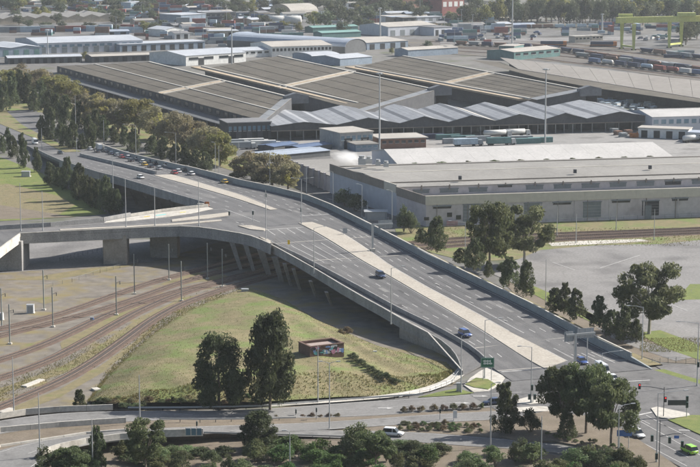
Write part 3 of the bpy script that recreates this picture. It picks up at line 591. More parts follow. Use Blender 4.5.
def tree_meshes(kind, seed):
    rg = np.random.default_rng(seed); cr = MB(); tk = MB(); cl = []
    if kind == 'euc':                                  # domed open crown carried on forking limbs
        for i in range(44):
            th = rg.random()*6.283; z = .3+.62*rg.random(); rr = (.1+.34*rg.random())*math.sqrt(max(.1, 1-((z-.58)/.45)**2)); cl.append((rr*math.cos(th), rr*math.sin(th), z, .06+.055*rg.random()))
        for c in cl: leaves(cr, np.array(c[:3]), c[3]*1.2, 250, .019, rg, .35, .75)
        tk.tube([(0,0,-.02),(.01,0,.2),(-.005,.01,.36)], [.026,.02,.016], 7)
        for c in cl[::2]: tk.tube([(0,.0,.3), (c[0]*.45, c[1]*.45, .3+(c[2]-.3)*.55), (c[0]*.95, c[1]*.95, c[2])], [.012,.008,.003], 5)
    elif kind == 'oak':                                # she-oak: ragged cone of upswept sprays
        for i in range(44):
            z = .08+.86*(i/43)+.05*rg.random(); th = i*2.4+rg.random(); rr = .34*(1-z*.93)**.55*min(1, .45+z*2.6)*(.3+1.0*rg.random()); cl.append((rr*math.cos(th)+.05*math.sin(z*5+seed), rr*math.sin(th), z, (.07+.06*rg.random())*(1.15-z*.7)))
        for c in cl: leaves(cr, np.array(c[:3]), c[3]*1.15, 90, .026, rg, -.5, 1.15)
        tk.tube([(0,0,-.02),(0,0,.5),(0,0,.9)], [.022,.014,.004], 6)
        for c in cl[::3]: tk.tube([(0,0,max(.05, c[2]-.12)), (c[0], c[1], c[2])], [.006,.002], 4)
    elif kind == 'pine':                               # dense dark broad column, foliage almost to the ground
        for i in range(70):
            z = .12+.84*rg.random(); th = rg.random()*6.283; pr = .42*math.sin(min(1, (z+.06)/.5)*1.57)**.7*(1-max(0, z-.45)/.62)**.55; rr = pr*(.55+.5*rg.random()); cl.append((rr*math.cos(th), rr*math.sin(th), z, .085+.04*rg.random()))
        for c in cl: leaves(cr, np.array(c[:3]), c[3]*1.15, 240, .017, rg, .1, .9)
        tk.tube([(0,0,-.02),(0,0,.5),(0,0,.92)], [.026,.018,.005], 7)
        for c in cl[::4]: tk.tube([(0,0,max(.08, c[2]-.06)), (c[0], c[1], c[2])], [.007,.002], 4)
    elif kind == 'fir':
        for k in range(11):
            z = .1+.82*k/10; rr = .44*(1-z)**.85
            for j in range(9): th = j*.698+k*.4+rg.random()*.3; cl.append((rr*math.cos(th)*.75, rr*math.sin(th)*.75, z-.02, .05+.06*(1-z)))
        for c in cl: leaves(cr, np.array(c[:3]), c[3], 55, .02, rg, .3, .4)
        tk.tube([(0,0,-.02),(0,0,.5),(0,0,.97)], [.022,.014,.003], 6)
    elif kind == 'round':                              # spreading autumn crown with twigs showing
        for i in range(46):
            d = rg.normal(size=3); d /= np.linalg.norm(d); d[2] = d[2]*1.0; rr = .24+.18*rg.random(); cl.append((d[0]*rr, d[1]*rr, .52+d[2]*.38*(.6+.45*rg.random()), .09+.05*rg.random()))
        for c in cl: leaves(cr, np.array(c[:3]), c[3], 120, .021, rg, .1, .85)
        tk.tube([(0,0,-.02),(0,0,.22),(.01,0,.4)], [.03,.024,.015], 7)
        for c in cl: tk.tube([(0,0,.2+.15*rg.random()), (c[0]*.5, c[1]*.5, .3+(c[2]-.3)*.6), (c[0]*1.1, c[1]*1.1, c[2]*1.05)], [.011,.006,.002], 4)
    elif kind == 'far':                                # light version for the distance
        for i in range(22):
            d = rg.normal(size=3); d /= np.linalg.norm(d); rr = .16+.22*rg.random(); cl.append((d[0]*rr, d[1]*rr, .55+d[2]*rr*.95, .12+.05*rg.random()))
        for c in cl: leaves(cr, np.array(c[:3]), c[3], 60, .032, rg, .1, .9)
        tk.tube([(0,0,-.02),(0,0,.3),(0,0,.5)], [.03,.022,.01], 5)
        for c in cl[::3]: tk.tube([(0,0,.25), (c[0], c[1], c[2])], [.012,.003], 4)
    elif kind == 'bush':
        for i in range(20):
            d = rg.normal(size=3); d /= np.linalg.norm(d); d[2] = abs(d[2]); rr = .18+.2*rg.random(); cl.append((d[0]*rr, d[1]*rr, .25+d[2]*.48*(.6+.6*rg.random()), .13+.07*rg.random()))
        for c in cl: leaves(cr, np.array(c[:3]), c[3], 130, .026, rg, -.1, .9)
        for c in cl[::2]: tk.tube([(0,0,-.02), (c[0], c[1], c[2])], [.014,.004], 4)
    return cr, tk
PROTO = {}
def proto(kind, leaf, bark, n):
    for i in range(n):
        cr, tk = tree_meshes(kind, 100+i*13+len(kind)*7); PROTO.setdefault((kind, leaf), []).append((mesh_of('crown', cr, M[leaf]), mesh_of('trunk', tk, M[bark])))
proto('euc', 'euc', 'bark', 4); proto('euc', 'euc_pale', 'palebark', 2); proto('oak', 'oak', 'bark', 5); proto('pine', 'pine', 'bark', 2); proto('fir', 'oak', 'bark', 1)
proto('round', 'autumn', 'bark', 4); proto('round', 'olive', 'bark', 2); proto('far', 'far', 'bark', 4); proto('far', 'olive', 'bark', 2)
proto('bush', 'shrub', 'bark', 4); proto('bush', 'lush', 'bark', 2); proto('bush', 'brownshrub', 'bark', 2); proto('bush', 'oak', 'bark', 2)
_ct = [0]
NAMES = {'euc':'eucalyptus_tree', 'oak':'sheoak_tree', 'pine':'pine_tree', 'fir':'fir_tree', 'round':'deciduous_tree', 'far':'tree', 'bush':'shrub'}
def plant_at(kind, leaf, p, h, wd, label, group=None, var=None):
    L = PROTO[(kind, leaf)]; _ct[0] += 1; cm, tm = L[(_ct[0] if var is None else var) % len(L)]
    cat = 'shrub' if kind == 'bush' else 'tree'
    o = thing(NAMES[kind], label, cat, p, random.random()*6.28, group); o.scale = (wd, wd, h)
    for nm, me in (('foliage' if kind == 'bush' else 'crown', cm), ('stem' if kind == 'bush' else 'trunk', tm)):
        c = bpy.data.objects.new(nm, me); COL.objects.link(c); c.parent = o
    return o
def plant(kind, leaf, x, yb, yt, wpx, label, group=None, z=0.0, var=None):
    p = P(x, yb, z); h = height_for(p, yt)-z; return plant_at(kind, leaf, p, h*1.02, wpx*mpp(p)*1.08, label, group, var)
# ---- foreground and mid trees (pixel column, base row, tip row, width)
plant('pine', 'pine', 219, 409, 339, 56, 'big dark dense tree at left of the pair above the front road', None, 1.4, 0)
plant('pine', 'pine', 270, 408, 317, 52, 'tall dark dense tree at right of the pair above the front road', None, 1.4, 1)
plant('euc', 'euc_pale', 649, 334, 263, 68, 'large spreading gum tree standing at the edge of the parking lot', None, 0, 0)
plant('euc', 'euc', 489, 272, 202, 50, 'dark tall gum tree beside the viaduct wall near the warehouse', None, 0, 1)
plant('euc', 'euc_pale', 524, 266, 206, 56, 'pale leaning gum tree at the corner of the parking lot', None, 0, 1)
plant('euc', 'euc', 562, 430, 366, 50, 'leftmost of the three gum trees on the planted island', 'gum trees on the planted island', .3, 2)
plant('euc', 'euc', 586, 433, 360, 54, 'middle and tallest of the three gum trees on the planted island', 'gum trees on the planted island', .3, 3)
plant('euc', 'euc', 611, 446, 378, 60, 'rightmost gum tree on the planted island behind the blue sign', 'gum trees on the planted island', .3, 0)
plant('fir', 'oak', 567, 438, 402, 26, 'small dark fir under the gum trees on the planted island', None, .3)
plant('oak', 'oak', 506, 433, 384, 38, 'pointed dark she-oak beside the front road left of the island', None, .1, 2)
plant('bush', 'oak', 530, 433, 401, 25, 'rounded dark small tree between the she-oak and the island trees', None, .1)
plant('oak', 'oak', 80, 409, 390, 20, 'small olive tree beside the rail track at lower left')
plant('bush', 'lush', 98, 410, 401, 20, 'low green bush right of the small olive tree at lower left')
plant('euc', 'euc', 146, 472, 420, 46, 'gum tree in front of the curved lower left road', None, 0, 1)
plant('oak', 'oak', 97, 472, 427, 26, 'narrow tree behind the lamp post at the lower left curve', None, 0)
plant('euc', 'euc', 70, 480, 447, 42, 'grey green tree cut by the bottom edge at lower left', None, 0, 2)
plant('pine', 'pine', 258, 449, 413, 38, 'round dark tree standing in front of the planted median')
plant('bush', 'shrub', 358, 456, 414, 38, 'large dark round tree left of the white car on the side road')
plant('euc', 'euc', 376, 470, 429, 44, 'grey green tree half hiding the white car', None, 0, 3)
right_row = [(421,246,228,11),(436,254,217,17),(460,266,248,12),(474,273,238,18),(488,280,261,9),(509,289,257,19),(526,299,261,15),(555,314,288,16),(564,317,283,12),(575,322,289,16),(599,330,296,15),(610,339,310,14),(623,344,305,18),(636,345,319,14)]
for i, (x, yb, yt, wd) in enumerate(right_row):
    p = P(x, yb-3, 0)
    for _ in range(12): p = P(x, yb-3, max(0, z_s(s_of(p.x, p.y))))
    plant_at('oak', 'oak', p, height_for(p, yt)-p.z, wd*mpp(p)*1.75, f'dark she-oak behind the viaduct wall, {nth(i+1)} from the left in its row', 'she-oaks along the right viaduct wall')
row_a = [(2,153,136,10),(8,150,128,8),(13,158,136,11),(23,168,134,11),(37,172,148,10),(50,185,163,15),(58,187,168,11),(67,190,158,14),(79,200,164,17),(86,203,176,12),(92,207,178,14),(99,209,180,13),(106,213,177,16),(112,214,188,12),(118,214,190,12)]
for i, (x, yb, yt, wd) in enumerate(row_a): plant('oak', 'oak', x, yb, yt, wd*1.3, f'dark she-oak left of the viaduct, {nth(i+1)} from the left in its row', 'she-oaks along the left side of the viaduct')
row_b = [(3,112,84,14),(12,106,74,14),(20,103,72,12),(27,103,76,14),(42,110,84,18),(34,112,92,12),(42,141,118,10),(51,141,110,13),(60,143,123,11),(66,149,128,12),(73,151,124,14),(82,153,136,11),(89,152,118,14),(96,140,112,14),(104,141,118,13),(114,144,128,12),(124,146,128,11),(134,152,131,14),(152,154,138,13),(163,159,139,14),(57,122,96,16),(66,128,98,16),(78,130,104,15),(50,116,92,15),(175,163,146,13),(185,167,147,14),(196,169,152,14),(206,171,154,13)]
row_b.sort()
for i, (x, yb, yt, wd) in enumerate(row_b): plant('oak', 'oak', x, yb, yt-2, wd*1.35, f'dark tree among roadside plantings before the market, {nth(i+1)} from the left', 'dark roadside trees before the market')
aut = [(6,98,70,30,'olive'),(24,94,64,30,'autumn'),(40,96,70,28,'autumn'),(55,103,74,34,'olive'),(68,108,80,32,'olive'),(100,132,94,36,'autumn'),(118,134,97,36,'autumn'),(139,136,98,34,'olive'),(158,142,107,34,'autumn'),(177,150,112,34,'autumn'),(193,158,118,32,'autumn'),(207,164,126,32,'autumn'),(220,168,130,30,'olive'),(252,182,152,34,'autumn'),(272,189,151,40,'autumn'),(288,193,163,26,'autumn'),(86,118,90,26,'autumn')]
aut.sort()
for i, (x, yb, yt, wd, lf) in enumerate(aut): plant('round', lf, x, yb-2, yt-2, wd*1.25, f'autumn tree with brown and yellow leaves, {nth(i+1)} from the left along the road', 'autumn trees along the market road')
for x, yb, yt, wd, lab in ((262,186,170,20,'dark round bush before the yellowing trees by the viaduct wall'),(238,180,166,18,'low dark bush left of the round bush by the viaduct wall'),(345,206,187,24,'dark bush against the left warehouse wall'),(356,211,190,20,'second dark bush nearer along the left warehouse wall'),(404,232,203,18,'dark creeper bush at the front left warehouse corner'),(411,233,206,16,'dark creeper bush right beside the warehouse corner bush'),(505,250,238,10,'small bush between warehouse and leaning gum'),(348,334,324,12,'dry brown bush in the shade edge below the viaduct'),(341,336,328,10,'low brown bush left of the dry bush below the viaduct')):
    plant('bush', 'brownshrub' if 'brown' in lab else 'oak', x, yb, yt, wd, lab)
# shrubs of the planted beds
beds = [(404,412.5,8,'brownshrub'),(412,412,8,'brownshrub'),(421,411.5,9,'brownshrub'),(434,410.8,10,'brownshrub'),(444,410.4,9,'brownshrub'),(453,410,10,'shrub'),(463,409.6,10,'brownshrub'),(473,409.4,10,'brownshrub'),(481,409.2,8,'shrub')]
for i, (x, y, wd, lf) in enumerate(beds): plant('bush', lf, x, y, y-7.5, wd, f'round reddish shrub in the central median, {nth(i+1)} from the left', 'shrubs of the central median')
for i in range(24):
    x = 402+(i % 12)*7.1+random.uniform(-2, 2); y = 425+(i//12)*5+random.uniform(-1, 1)+(x-400)*.02; plant('bush', ('shrub','shrub','brownshrub','lush')[i % 4], x, y, y-random.uniform(4.5, 7), random.uniform(6, 10), f'small tufted shrub in the planted verge, {nth(i//12*12+i%12+1)} counted row by row', 'shrubs of the planted verge')
for i, (x, y) in enumerate(((144,421),(180,421.5),(188,421),(203,421),(216,421),(239,420.5),(276,420),(303,418.5),(312,418),(320,418),(329,417.5),(337,417))):
    plant('bush', 'brownshrub' if i % 3 else 'olive' if False else 'brownshrub', x, y, y-random.uniform(4, 6.5), random.uniform(7, 9), f'small reddish shrub in the guard rail median, {nth(i+1)} from the left', 'shrubs of the guard rail median')
for i in range(14):
    x = 546+i*6+random.uniform(-3, 3); y = 433+i*1.1+random.uniform(-2, 6); plant('bush', 'shrub', x, y, y-random.uniform(3, 6), random.uniform(4, 8), f'low scrub under the island gum trees, {nth(i+1)} from the left', 'scrub under the island gum trees', .3)
# foreground thicket along the bottom edge
fg = []
for i in range(165):
    x = random.uniform(40, 640); lo = 441+max(0, (x-420))*.085 if x > 120 else 462; y = lo+8+random.random()**1.5*(504-lo-8)
    if x > 560 and y < 462: continue
    fg.append((x, y, random.uniform(12, 27)*(1.0 if y > 458 else .62), random.uniform(16, 38)))
fg.sort()
for i, (x, y, h, wd) in enumerate(fg):
    lf = ('shrub','shrub','oak','lush','shrub','oak','shrub')[int(random.random()*7)]
    if 280 < x < 345: lf = 'lush'
    plant('bush', lf, x, y, y-h, wd, f'thicket shrub along the bottom edge of view, {nth(i+1)} from the left', 'foreground thicket shrubs')
# grass tufts and weeds: nobody could count them
tf = MB()
def tufts(n, fpos, smin, smax):
    for _ in range(n):
        p = fpos()
        if p is None: continue
        s = random.uniform(smin, smax)
        for k in range(3):
            a = random.random()*6.28; d = Vector((math.cos(a), math.sin(a), 0))*s*.5; u = Vector((random.uniform(-.3,.3)*s, random.uniform(-.3,.3)*s, s)); tf.add([p-d*.6, p+d*.6, p+u], [(0,1,2)])
def on_mound():
    i, t = random.random()*(nc-1), random.random()**1.2; k = int(i); p = mbt[k]*(1-t)+mtp[k]*t; q = mbt[min(k+1, nc-1)]*(1-t)+mtp[min(k+1, nc-1)]*t; f = i-k
    return Vector((p[0]*(1-f)+q[0]*f, p[1]*(1-f)+q[1]*f, mound_z(i, t)))
def on_bank():
    i, t = random.random()*(nc-1.01), random.random()*.12; k = int(i); f = i-k; p = (mbt[k]*(1-f)+mbt[k+1]*f)*(1-t)+(mtp[k]*(1-f)+mtp[k+1]*f)*t; return Vector((p[0], p[1], mound_z(i, t)))
tufts(12000, on_mound, .08, .26); tufts(4000, on_bank, .15, .5)
def in_px(x0, x1, y0, y1): return lambda: P(random.uniform(x0, x1), random.uniform(y0, y1), .05)
tufts(1500, in_px(640,700,338,352), .15, .35); tufts(3500, in_px(420,700,228,246), .15, .4); tufts(1200, in_px(0,70,165,214), .1, .2)
def rail_weeds():
    t = random.random(); x = 240-t*250; y = 288+t*110+random.gauss(0, 5); return P(x, y, 0)
tufts(4500, rail_weeds, .12, .35)
def mound_edge():
    i = random.random()*(nc*.5); k = int(i); t = 1+random.gauss(0, .05); p = mbt[k]*(1-t)+mtp[k]*t; q = mbt[k+1]*(1-t)+mtp[k+1]*t; f = i-k
    return Vector((p[0]*(1-f)+q[0]*f, p[1]*(1-f)+q[1]*f, .02))
tufts(3500, mound_edge, .12, .4)
struct('grass_tufts', tf, M['tuft'], 'stuff', label='scattered grass tufts and weeds on mound and verges', cat='grass')
# dark hedge line on the mound
for i in range(16):
    t = i/15; x, y = 352+t*48, 356+t*26+3*math.sin(t*3.1); plant_at('bush', 'oak', on_hill(x, y+2), random.uniform(1.2, 2), random.uniform(1.8, 3), f'dark clump of the low hedge line on the mound, {nth(i+1)} from the hut', 'hedge clumps on the mound')
for i in range(26):
    x = 100+i*6.2; y = 406+random.uniform(-8, 1)-max(0, x-200)*.02; plant_at('bush', ('shrub','oak','brownshrub')[i % 3], on_hill(x, y), random.uniform(.9, 2), random.uniform(2, 3.6), f'scrub on the bank above the front road, {nth(i+1)} from the left', 'scrub on the road bank')
# ------------------------------------------------------------------ railway tracks
def track(px, label_unused=None, z=.05, real=True):
    pts = curve(px, 0, 2.0, 9); root = bpy.data.objects.new('railway_track', None); COL.objects.link(root); root.location = pts[0]; root['kind'] = 'structure'
    def offp(d, zz):
        out = []
        for i, p in enumerate(pts):
            t = (pts[min(i+1, len(pts)-1)]-pts[max(i-1, 0)]).normalized(); out.append(Vector((p.x-t.y*d, p.y+t.x*d, zz)))
        return out
    b = MB(); b.ribbon(offp(1.6, z+.22), offp(-1.6, z+.22)); b.ribbon(offp(2.3, z-.05), offp(1.6, z+.22)); b.ribbon(offp(-1.6, z+.22), offp(-2.3, z-.05))
    bo = part('ballast', b, M['ballast'], root)
    for d in (-.8, .8): part('rail', MB().slab(offp(d-.06, z+.52), offp(d+.06, z+.52), .18), M['rail'], root)
    if real:
        sl_ = MB(); acc = 0
        for p, q in zip(pts, pts[1:]):
            a = math.atan2((q-p).y, (q-p).x)
            for k in range(3): c = p.lerp(q, k/3); sl_.box((c.x, c.y, z+.27), (.24, 2.5, .14), a)
        part('sleepers', sl_, M['sleeper'], root)['kind'] = 'stuff'
    return root
TR = [[(-20,415),(0,406),(40,392),(80,372),(120,344),(160,314),(200,296),(250,282),(300,268)],
      [(-20,384),(30,370),(75,348),(110,327),(150,305),(190,290),(225,281),(262,272),(310,258)],
      [(-20,366),(20,355),(60,338),(95,320),(125,307),(165,295),(200,285),(240,277),(290,262)],
      [(-20,341),(20,331),(60,321),(110,308),(160,290),(186,280),(220,272),(280,258)],
      [(-20,333),(30,324),(80,308),(130,289),(170,277),(215,266),(270,252)]]
for t in TR: track(t)
for t in ([(390,246),(445,239),(560,234),(640,231.5),(720,228)], [(400,252),(450,246),(560,240.5),(640,236.5),(720,233)], [(392,249),(447,242.5),(560,237.2),(640,234),(720,230.5)]): track(t)
# ------------------------------------------------------------------ lamp posts, catenary masts, tall masts
def lamp(x, yb, yt, arms, label, z=None, group='street lamp posts', r=.11, deck=False, m='galv'):
    p = D(x, yb) if deck else P(x, yb, z or 0); h = max(2.0, height_for(p, yt)-p.z); o = thing('lamp_post', label, 'lamp post', p, 0, group)
    part('base', MB().tube([(0,0,-.02),(0,0,.5)], [r*2.2, r*1.9], 8), M['galv'], o, local=True)
    part('pole', MB().tube([(0,0,.4),(0,0,h*.6),(0,0,h)], [r*1.4, r, r*.75], 8), M[m], o, local=True)
    for ax, ay in arms:
        e = Vector((ax, ay, .35)); a = part('arm', MB().tube([(0,0,h-.1), (ax*.5, ay*.5, h+.22), (ax, ay, h+.35)], [r*.6, r*.5, r*.45], 6), M[m], o, local=True)
        d = Vector((ax, ay, 0)).normalized(); ang = math.atan2(ay, ax)
        hd = MB().box((ax+d.x*.35, ay+d.y*.35, h+.38), (.95, .34, .16), ang); part('lamp_head', hd, M['galv'], o, local=True)
    return o
AX_R = (2.9, .9); AX_L = (-2.9, -.9)
lamps = [
 (14,415,357,[],'plain pole beside the far lower left carriageway',1.0,0),(40,457,393,[],'tall lamp pole on the inner curve of the lower left road',2.6,0),(93,478,419,[],'lamp pole in front of the narrow tree at lower left',0,0),
 (140,424,375,[],'lamp pole in the lower left median left of the gum tree',2.4,0),(318,405,346,[],'thick pole beside the footpath below the graffiti hut',0,0),(329.5,430,363,[(-1.6,0),(1.6,0)],'twin armed lamp post on the front median below the hut',0,0),
 (290,476,432,[(-.8,0)],'lamp post rising from the green foreground bushes',0,0),(490.5,447,384,[(1.2,0)],'lamp post left of the pointed she-oak',0,0),(541,474,416,[],'bare pole rising from the thicket before the planted island',0,0),
 (618,461,406,[(2.6,.6)],'lamp post beside the blue sign on the planted island',.3,0),(656.5,462,393,[(5.5,.8)],'tall lamp post with long arm at the lower right kerb',.3,0),(461,392,336,[(.9,.2)],'lamp post on the grass triangle beside the footpath',.3,0),
 (484.5,378,320,[(3.4,.6)],'lamp post behind the green road sign',.2,0),(531,402,347,[(-2.6,-.6)],'lamp post on the island carrying square signal boards',.3,0),
 (642,360,307,[(-3.4,0)],'lamp post at the lower end of the viaduct wall',.2,0),(697,386,323,[(-4.6,0)],'lamp post at the far right corner lot',.1,0),(545.5,309,259,[],'thin pole behind the viaduct wall between two she-oak groups',1.5,0),
 (465,268,222,[(-4.4,0)],'lamp post behind the viaduct wall near the warehouse front',4,0),(392,227,191,[(-1.2,0)],'lamp post behind the wall at the warehouse corner',0,0),(362,217,185,[(-1.4,0)],'curved lamp post behind the wall beside the warehouse side',0,0),
 (333,206,172,[(-1.2,0)],'lamp post behind the wall at the back warehouse corner',0,0),(306.5,198,168,[],'lamp post behind the wall before the buttressed building',0,0),(270,190,151,[(.8,0)],'lamp post among the yellowing trees by the wall',0,0),
 (239,178,141,[],'lamp post left of the yellowing trees behind the wall',0,0),(215.5,174,143,[(-.8,0)],'left of two close lamp posts by the autumn trees',0,0),(219,176,146,[],'right of two close lamp posts by the autumn trees',0,0),
 (176,166,133,[(-4,0)],'lamp post behind the wall above the queue of cars',0,0),(136,154,125,[(-5,0)],'lamp post with long arm at the head of the queue',0,0),(104,144,120,[],'lamp post among the dark roadside trees',0,0),(76,138,96,[],'tall lamp post before the market shed edge',0,0),
 (77,165,137,[],'lamp post at the start of the viaduct parapet',0,0),(42,152,128,[],'lamp post beside the white truck on the far road',0,0),
 (557,236,206,[],'signal pole before the warehouse, first of four along the tracks',0,0),(576,243,214,[],'pole nearest the lot, second of four along the tracks',0,0),(616,231,203,[],'pole before the warehouse, third of four along the tracks',0,0),(654,240,209,[],'pole before the open warehouse door, fourth along the tracks',0,0)]
for x, yb, yt, arms, lab, z, _ in lamps: lamp(x, yb, yt, arms, lab, z)
for x, yb, yt, arms, lab in ((391,324,268,[AX_R],'lamp post on the viaduct footway parapet below the dark blue car'),(314,274,228,[AX_R],'lamp post on the viaduct parapet near the yellow sign'),(266,242,190,[],'lamp post at the junction where ramp meets viaduct'),(301.5,224,179,[(-2.6,0),(3.2,.6)],'twin armed lamp post on the tip of the wide median'),(587,362,329,[],'thin pole behind the lower sign gantry'),(602,372,353,[(4.5,1)],'short lamp post with long arm behind the island trees'),(113,188,156,[],'lamp post on the upper viaduct parapet'),(484,345,322,[],'slim pole beside the blue car') ):
    if 'slim' in lab: continue
    lamp(x, yb, yt, arms, lab, deck=True)
for x, yb, yt, lab in ((21,231,183,'leftmost lamp post on the ramp bridge'),(43,230.5,191,'second lamp post from the left on the ramp bridge'),(126,227.3,179,'lamp post on the ramp bridge before the dark trees'),(155,226,187,'lamp post on the ramp bridge before the leaning piers'),(199,226,180,'lamp post on the ramp bridge near the orange hazard board')): lamp(x, yb, yt, [], lab, ZR)
def mast(x, yb, yt, label):
    p = P(x, yb, 0); h = height_for(p, yt); o = thing('catenary_mast', label, 'rail mast', p, random.uniform(-.2,.2), 'rail catenary masts')
    part('pole', MB().box((0,0,h/2-.05), (.28,.28,h)), M['mast'], o, local=True); part('bracket', MB().tube([(0,0,h*.82),(1.2,.2,h*.86)], [.06,.05], 5), M['steel_dark'], o, local=True)
    part('insulator', MB().tube([(1.1,.2,h*.78),(1.1,.2,h*.86)], [.12,.12], 6), M['steel_dark'], o, local=True); part('footing', MB().box((0,0,.1), (1,1,.5)), M['concrete'], o, local=True); return o
for i, q in enumerate(sorted([(2,327,288),(10,344,304),(44,310,270),(53,327,287),(116.5,315,276),(134.5,294,254),(169,280,244),(181.5,301,261),(207.5,279,243),(222.5,287,249)])): mast(*q, f'grey overhead line mast in the rail yard, {nth(i+1)} from the left')
def hmast(x, yb, yt, label, r=.32):
    p = P(x, yb, 0); h = height_for(p, yt); o = thing('floodlight_mast', label, 'light mast', p, 0, 'tall floodlight masts')
    part('pole', MB().tube([(0,0,0),(0,0,h)], [r*1.4, r*.8], 8), M['galv'], o, local=True); part('head_ring', MB().tube([(0,0,h-.4),(0,0,h+.2)], [1.2,1.2], 10), M['galv'], o, local=True)
    for k in range(6): a = k*1.047; part('floodlight', MB().box((1.4*math.cos(a), 1.4*math.sin(a), h-.3), (.7,.5,.4), a), M['galv'], o, local=True)
for q in ((379.5,150,73,'tall floodlight mast by the brick roofed office in the market yard'),(545,143,69,'tall floodlight mast at the right of the market yard'),(380,40,8,'pale floodlight mast far behind the market roofs',.6),(512,52,-6,'tall floodlight mast in the far rail yard',.5),(232,70,26,'floodlight mast beside the far teal container row',.4),(602,33,14,'distant white mast at the edge of the tree belt',.7),(48,60,30,'mast before the white roofed depot at upper left',.3)): hmast(*q)
# ------------------------------------------------------------------ vehicles
CAR = {}
def car_paint(n, c): M['car_'+n] = paint('car_'+n, c, .3, .1, .5, .6)
for n, c in dict(white=(.75,.75,.74), silver=(.45,.46,.47), dark=(.03,.033,.04), navy=(.05,.07,.13), blue=(.06,.11,.32), red=(.38,.03,.03), yellow=(.72,.45,.04), green=(.32,.62,.05), grey=(.16,.17,.18)).items(): car_paint(n, c)
M['lamp_red'] = paint('tail_lamp', (.45,.02,.02), .3); M['lamp_clear'] = paint('head_lamp', (.7,.7,.68), .15); M['rim'] = paint('wheel_rim', (.4,.4,.41), .35, .7); M['plate'] = paint('number_plate', (.6,.6,.55), .5)
def car_proto(kind):
    L, W, H0, H1 = {'sedan':(4.6,1.82,.82,1.45), 'suv':(4.7,1.9,.98,1.75), 'van':(6.2,2.1,1.1,2.6)}[kind]
    o = thing('car', 'car prototype body waiting for placing', 'car'); h = L/2
    def ring(x, hw, z0, z1, c=.12): return [(x, -hw+c, z0), (x, hw-c, z0), (x, hw, z0+c*1.5), (x, hw, z1-c), (x, hw-c*.8, z1), (x, -hw+c*.8, z1), (x, -hw, z1-c), (x, -hw, z0+c*1.5)]
    b = MB(); sec = [(-h, W*.43, .42, H0*.86), (-h+.12, W*.48, .28, H0*.98), (-h+.8, W*.5, .22, H0), (0, W*.5, .2, H0), (h-1.1, W*.5, .22, H0*.97), (h-.25, W*.47, .28, H0*.84), (h, W*.42, .4, H0*.7)]
    R = [ring(*s) for s in sec]; n = 8; vs = [v for r in R for v in r]; fs = [(i*n+k, i*n+(k+1)%n, (i+1)*n+(k+1)%n, (i+1)*n+k) for i in range(len(R)-1) for k in range(n)]+[tuple(reversed(range(n))), tuple(range((len(R)-1)*n, len(R)*n))]
    b.add(vs, fs); part('body', b, M['car_white'], o, True, True)
    if kind == 'sedan': g0, g1, t0, t1 = -h+.45, h-1.25, -h+1.15, h-2.0
    elif kind == 'suv': g0, g1, t0, t1 = -h+.08, h-1.2, -h+.45, h-1.9
    else: g0, g1, t0, t1 = -h+.05, h-.6, -h+.1, h-1.3
    z0, z1 = H0-.03, H1; hw0, hw1 = W*.47, W*.39
    part('windows', MB().prism([(g0,-hw0,z0),(g1,-hw0,z0),(g1,hw0,z0),(g0,hw0,z0)], [(t0,-hw1,z1),(t1,-hw1,z1),(t1,hw1,z1),(t0,hw1,z1)]), M['glass'] if kind != 'van' else M['car_white'], o, local=True)
    part('roof', MB().prism([(t0-.04,-hw1-.02,z1-.02),(t1+.06,-hw1-.02,z1-.02),(t1+.06,hw1+.02,z1-.02),(t0-.04,hw1+.02,z1-.02)], [(t0+.1,-hw1+.1,z1+.07),(t1-.1,-hw1+.1,z1+.07),(t1-.1,hw1-.1,z1+.07),(t0+.1,hw1-.1,z1+.07)]), M['car_white'], o, local=True)
    if kind != 'van':
        pl = MB()
        for s in (-1, 1): pl.prism([(-.05,s*hw0-.02,z0),(.07,s*hw0-.02,z0),(.07,s*hw0+.03,z0),(-.05,s*hw0+.03,z0)], [(-.05,s*hw1-.02,z1),(.07,s*hw1-.02,z1),(.07,s*hw1+.03,z1),(-.05,s*hw1+.03,z1)])
        part('door_pillars', pl, M['car_white'], o, local=True)
    else: part('windscreen', MB().add([(t1+.02,-hw1,z1-.1),(g1+.03,-hw0,z0+.2),(g1+.03,hw0,z0+.2),(t1+.02,hw1,z1-.1)], [(0,1,2,3)]), M['glass'], o, local=True)
    for sx in (-1, 1):
        for sy in (-1, 1):
            y = sy*(W/2-.08); wb = L*.3; t = part('tyre', MB().tube([(sx*wb, y-.11, .33),(sx*wb, y+.11, .33)], [.33,.33], 12), M['black'], o, local=True)
            part('rim', MB().tube([(sx*wb, y+sy*.05, .33),(sx*wb, y+sy*.125, .33)], [.2,.19], 10), M['rim'], t, local=True)
            part('headlight' if sx > 0 else 'tail_light', MB().box((sx*(h-.06), sy*W*.33, H0*(.62 if sx > 0 else .74)), (.14,.34,.14)), M['lamp_clear' if sx > 0 else 'lamp_red'], o, local=True)
    part('number_plate', MB().box((-h-.005, 0, .55), (.03,.42,.13)), M['plate'], o, local=True)
    part('bumper', MB().box((h-.02,0,.4), (.12,W*.8,.14)), M['black'], o, local=True)
    for sy in (-1, 1): part('mirror', MB().box((h-1.5, sy*(W/2+.08), H0+.06), (.16,.2,.14)), M['black'], o, local=True)
    return o
for k in ('sedan', 'suv', 'van'): CAR[k] = car_proto(k)
_used = set()
def car(kind, p, rz, col, label, group='cars on the roads', name=None):
    pm = M['car_'+col]; src = CAR[kind]; sw = {'body':pm, 'roof':pm, 'door_pillars':pm}
    if kind == 'van': sw['windows'] = pm
    o = dup(src, p, rz, None, label, group, sw)
    if name: o.name = name
    return o
def deck_car(kind, x, y, col, label, rev=False, up=.02):
    p = D(x, y); p.z += up; return car(kind, p, axis_dir(p)+(math.pi if rev else 0), col, label)
deck_car('suv', 380.5, 277.3, 'navy', 'dark blue estate car alone on the near carriageway of the viaduct', True)
deck_car('suv', 465, 336, 'blue', 'bright blue hatchback low on the near carriageway of the viaduct', True)
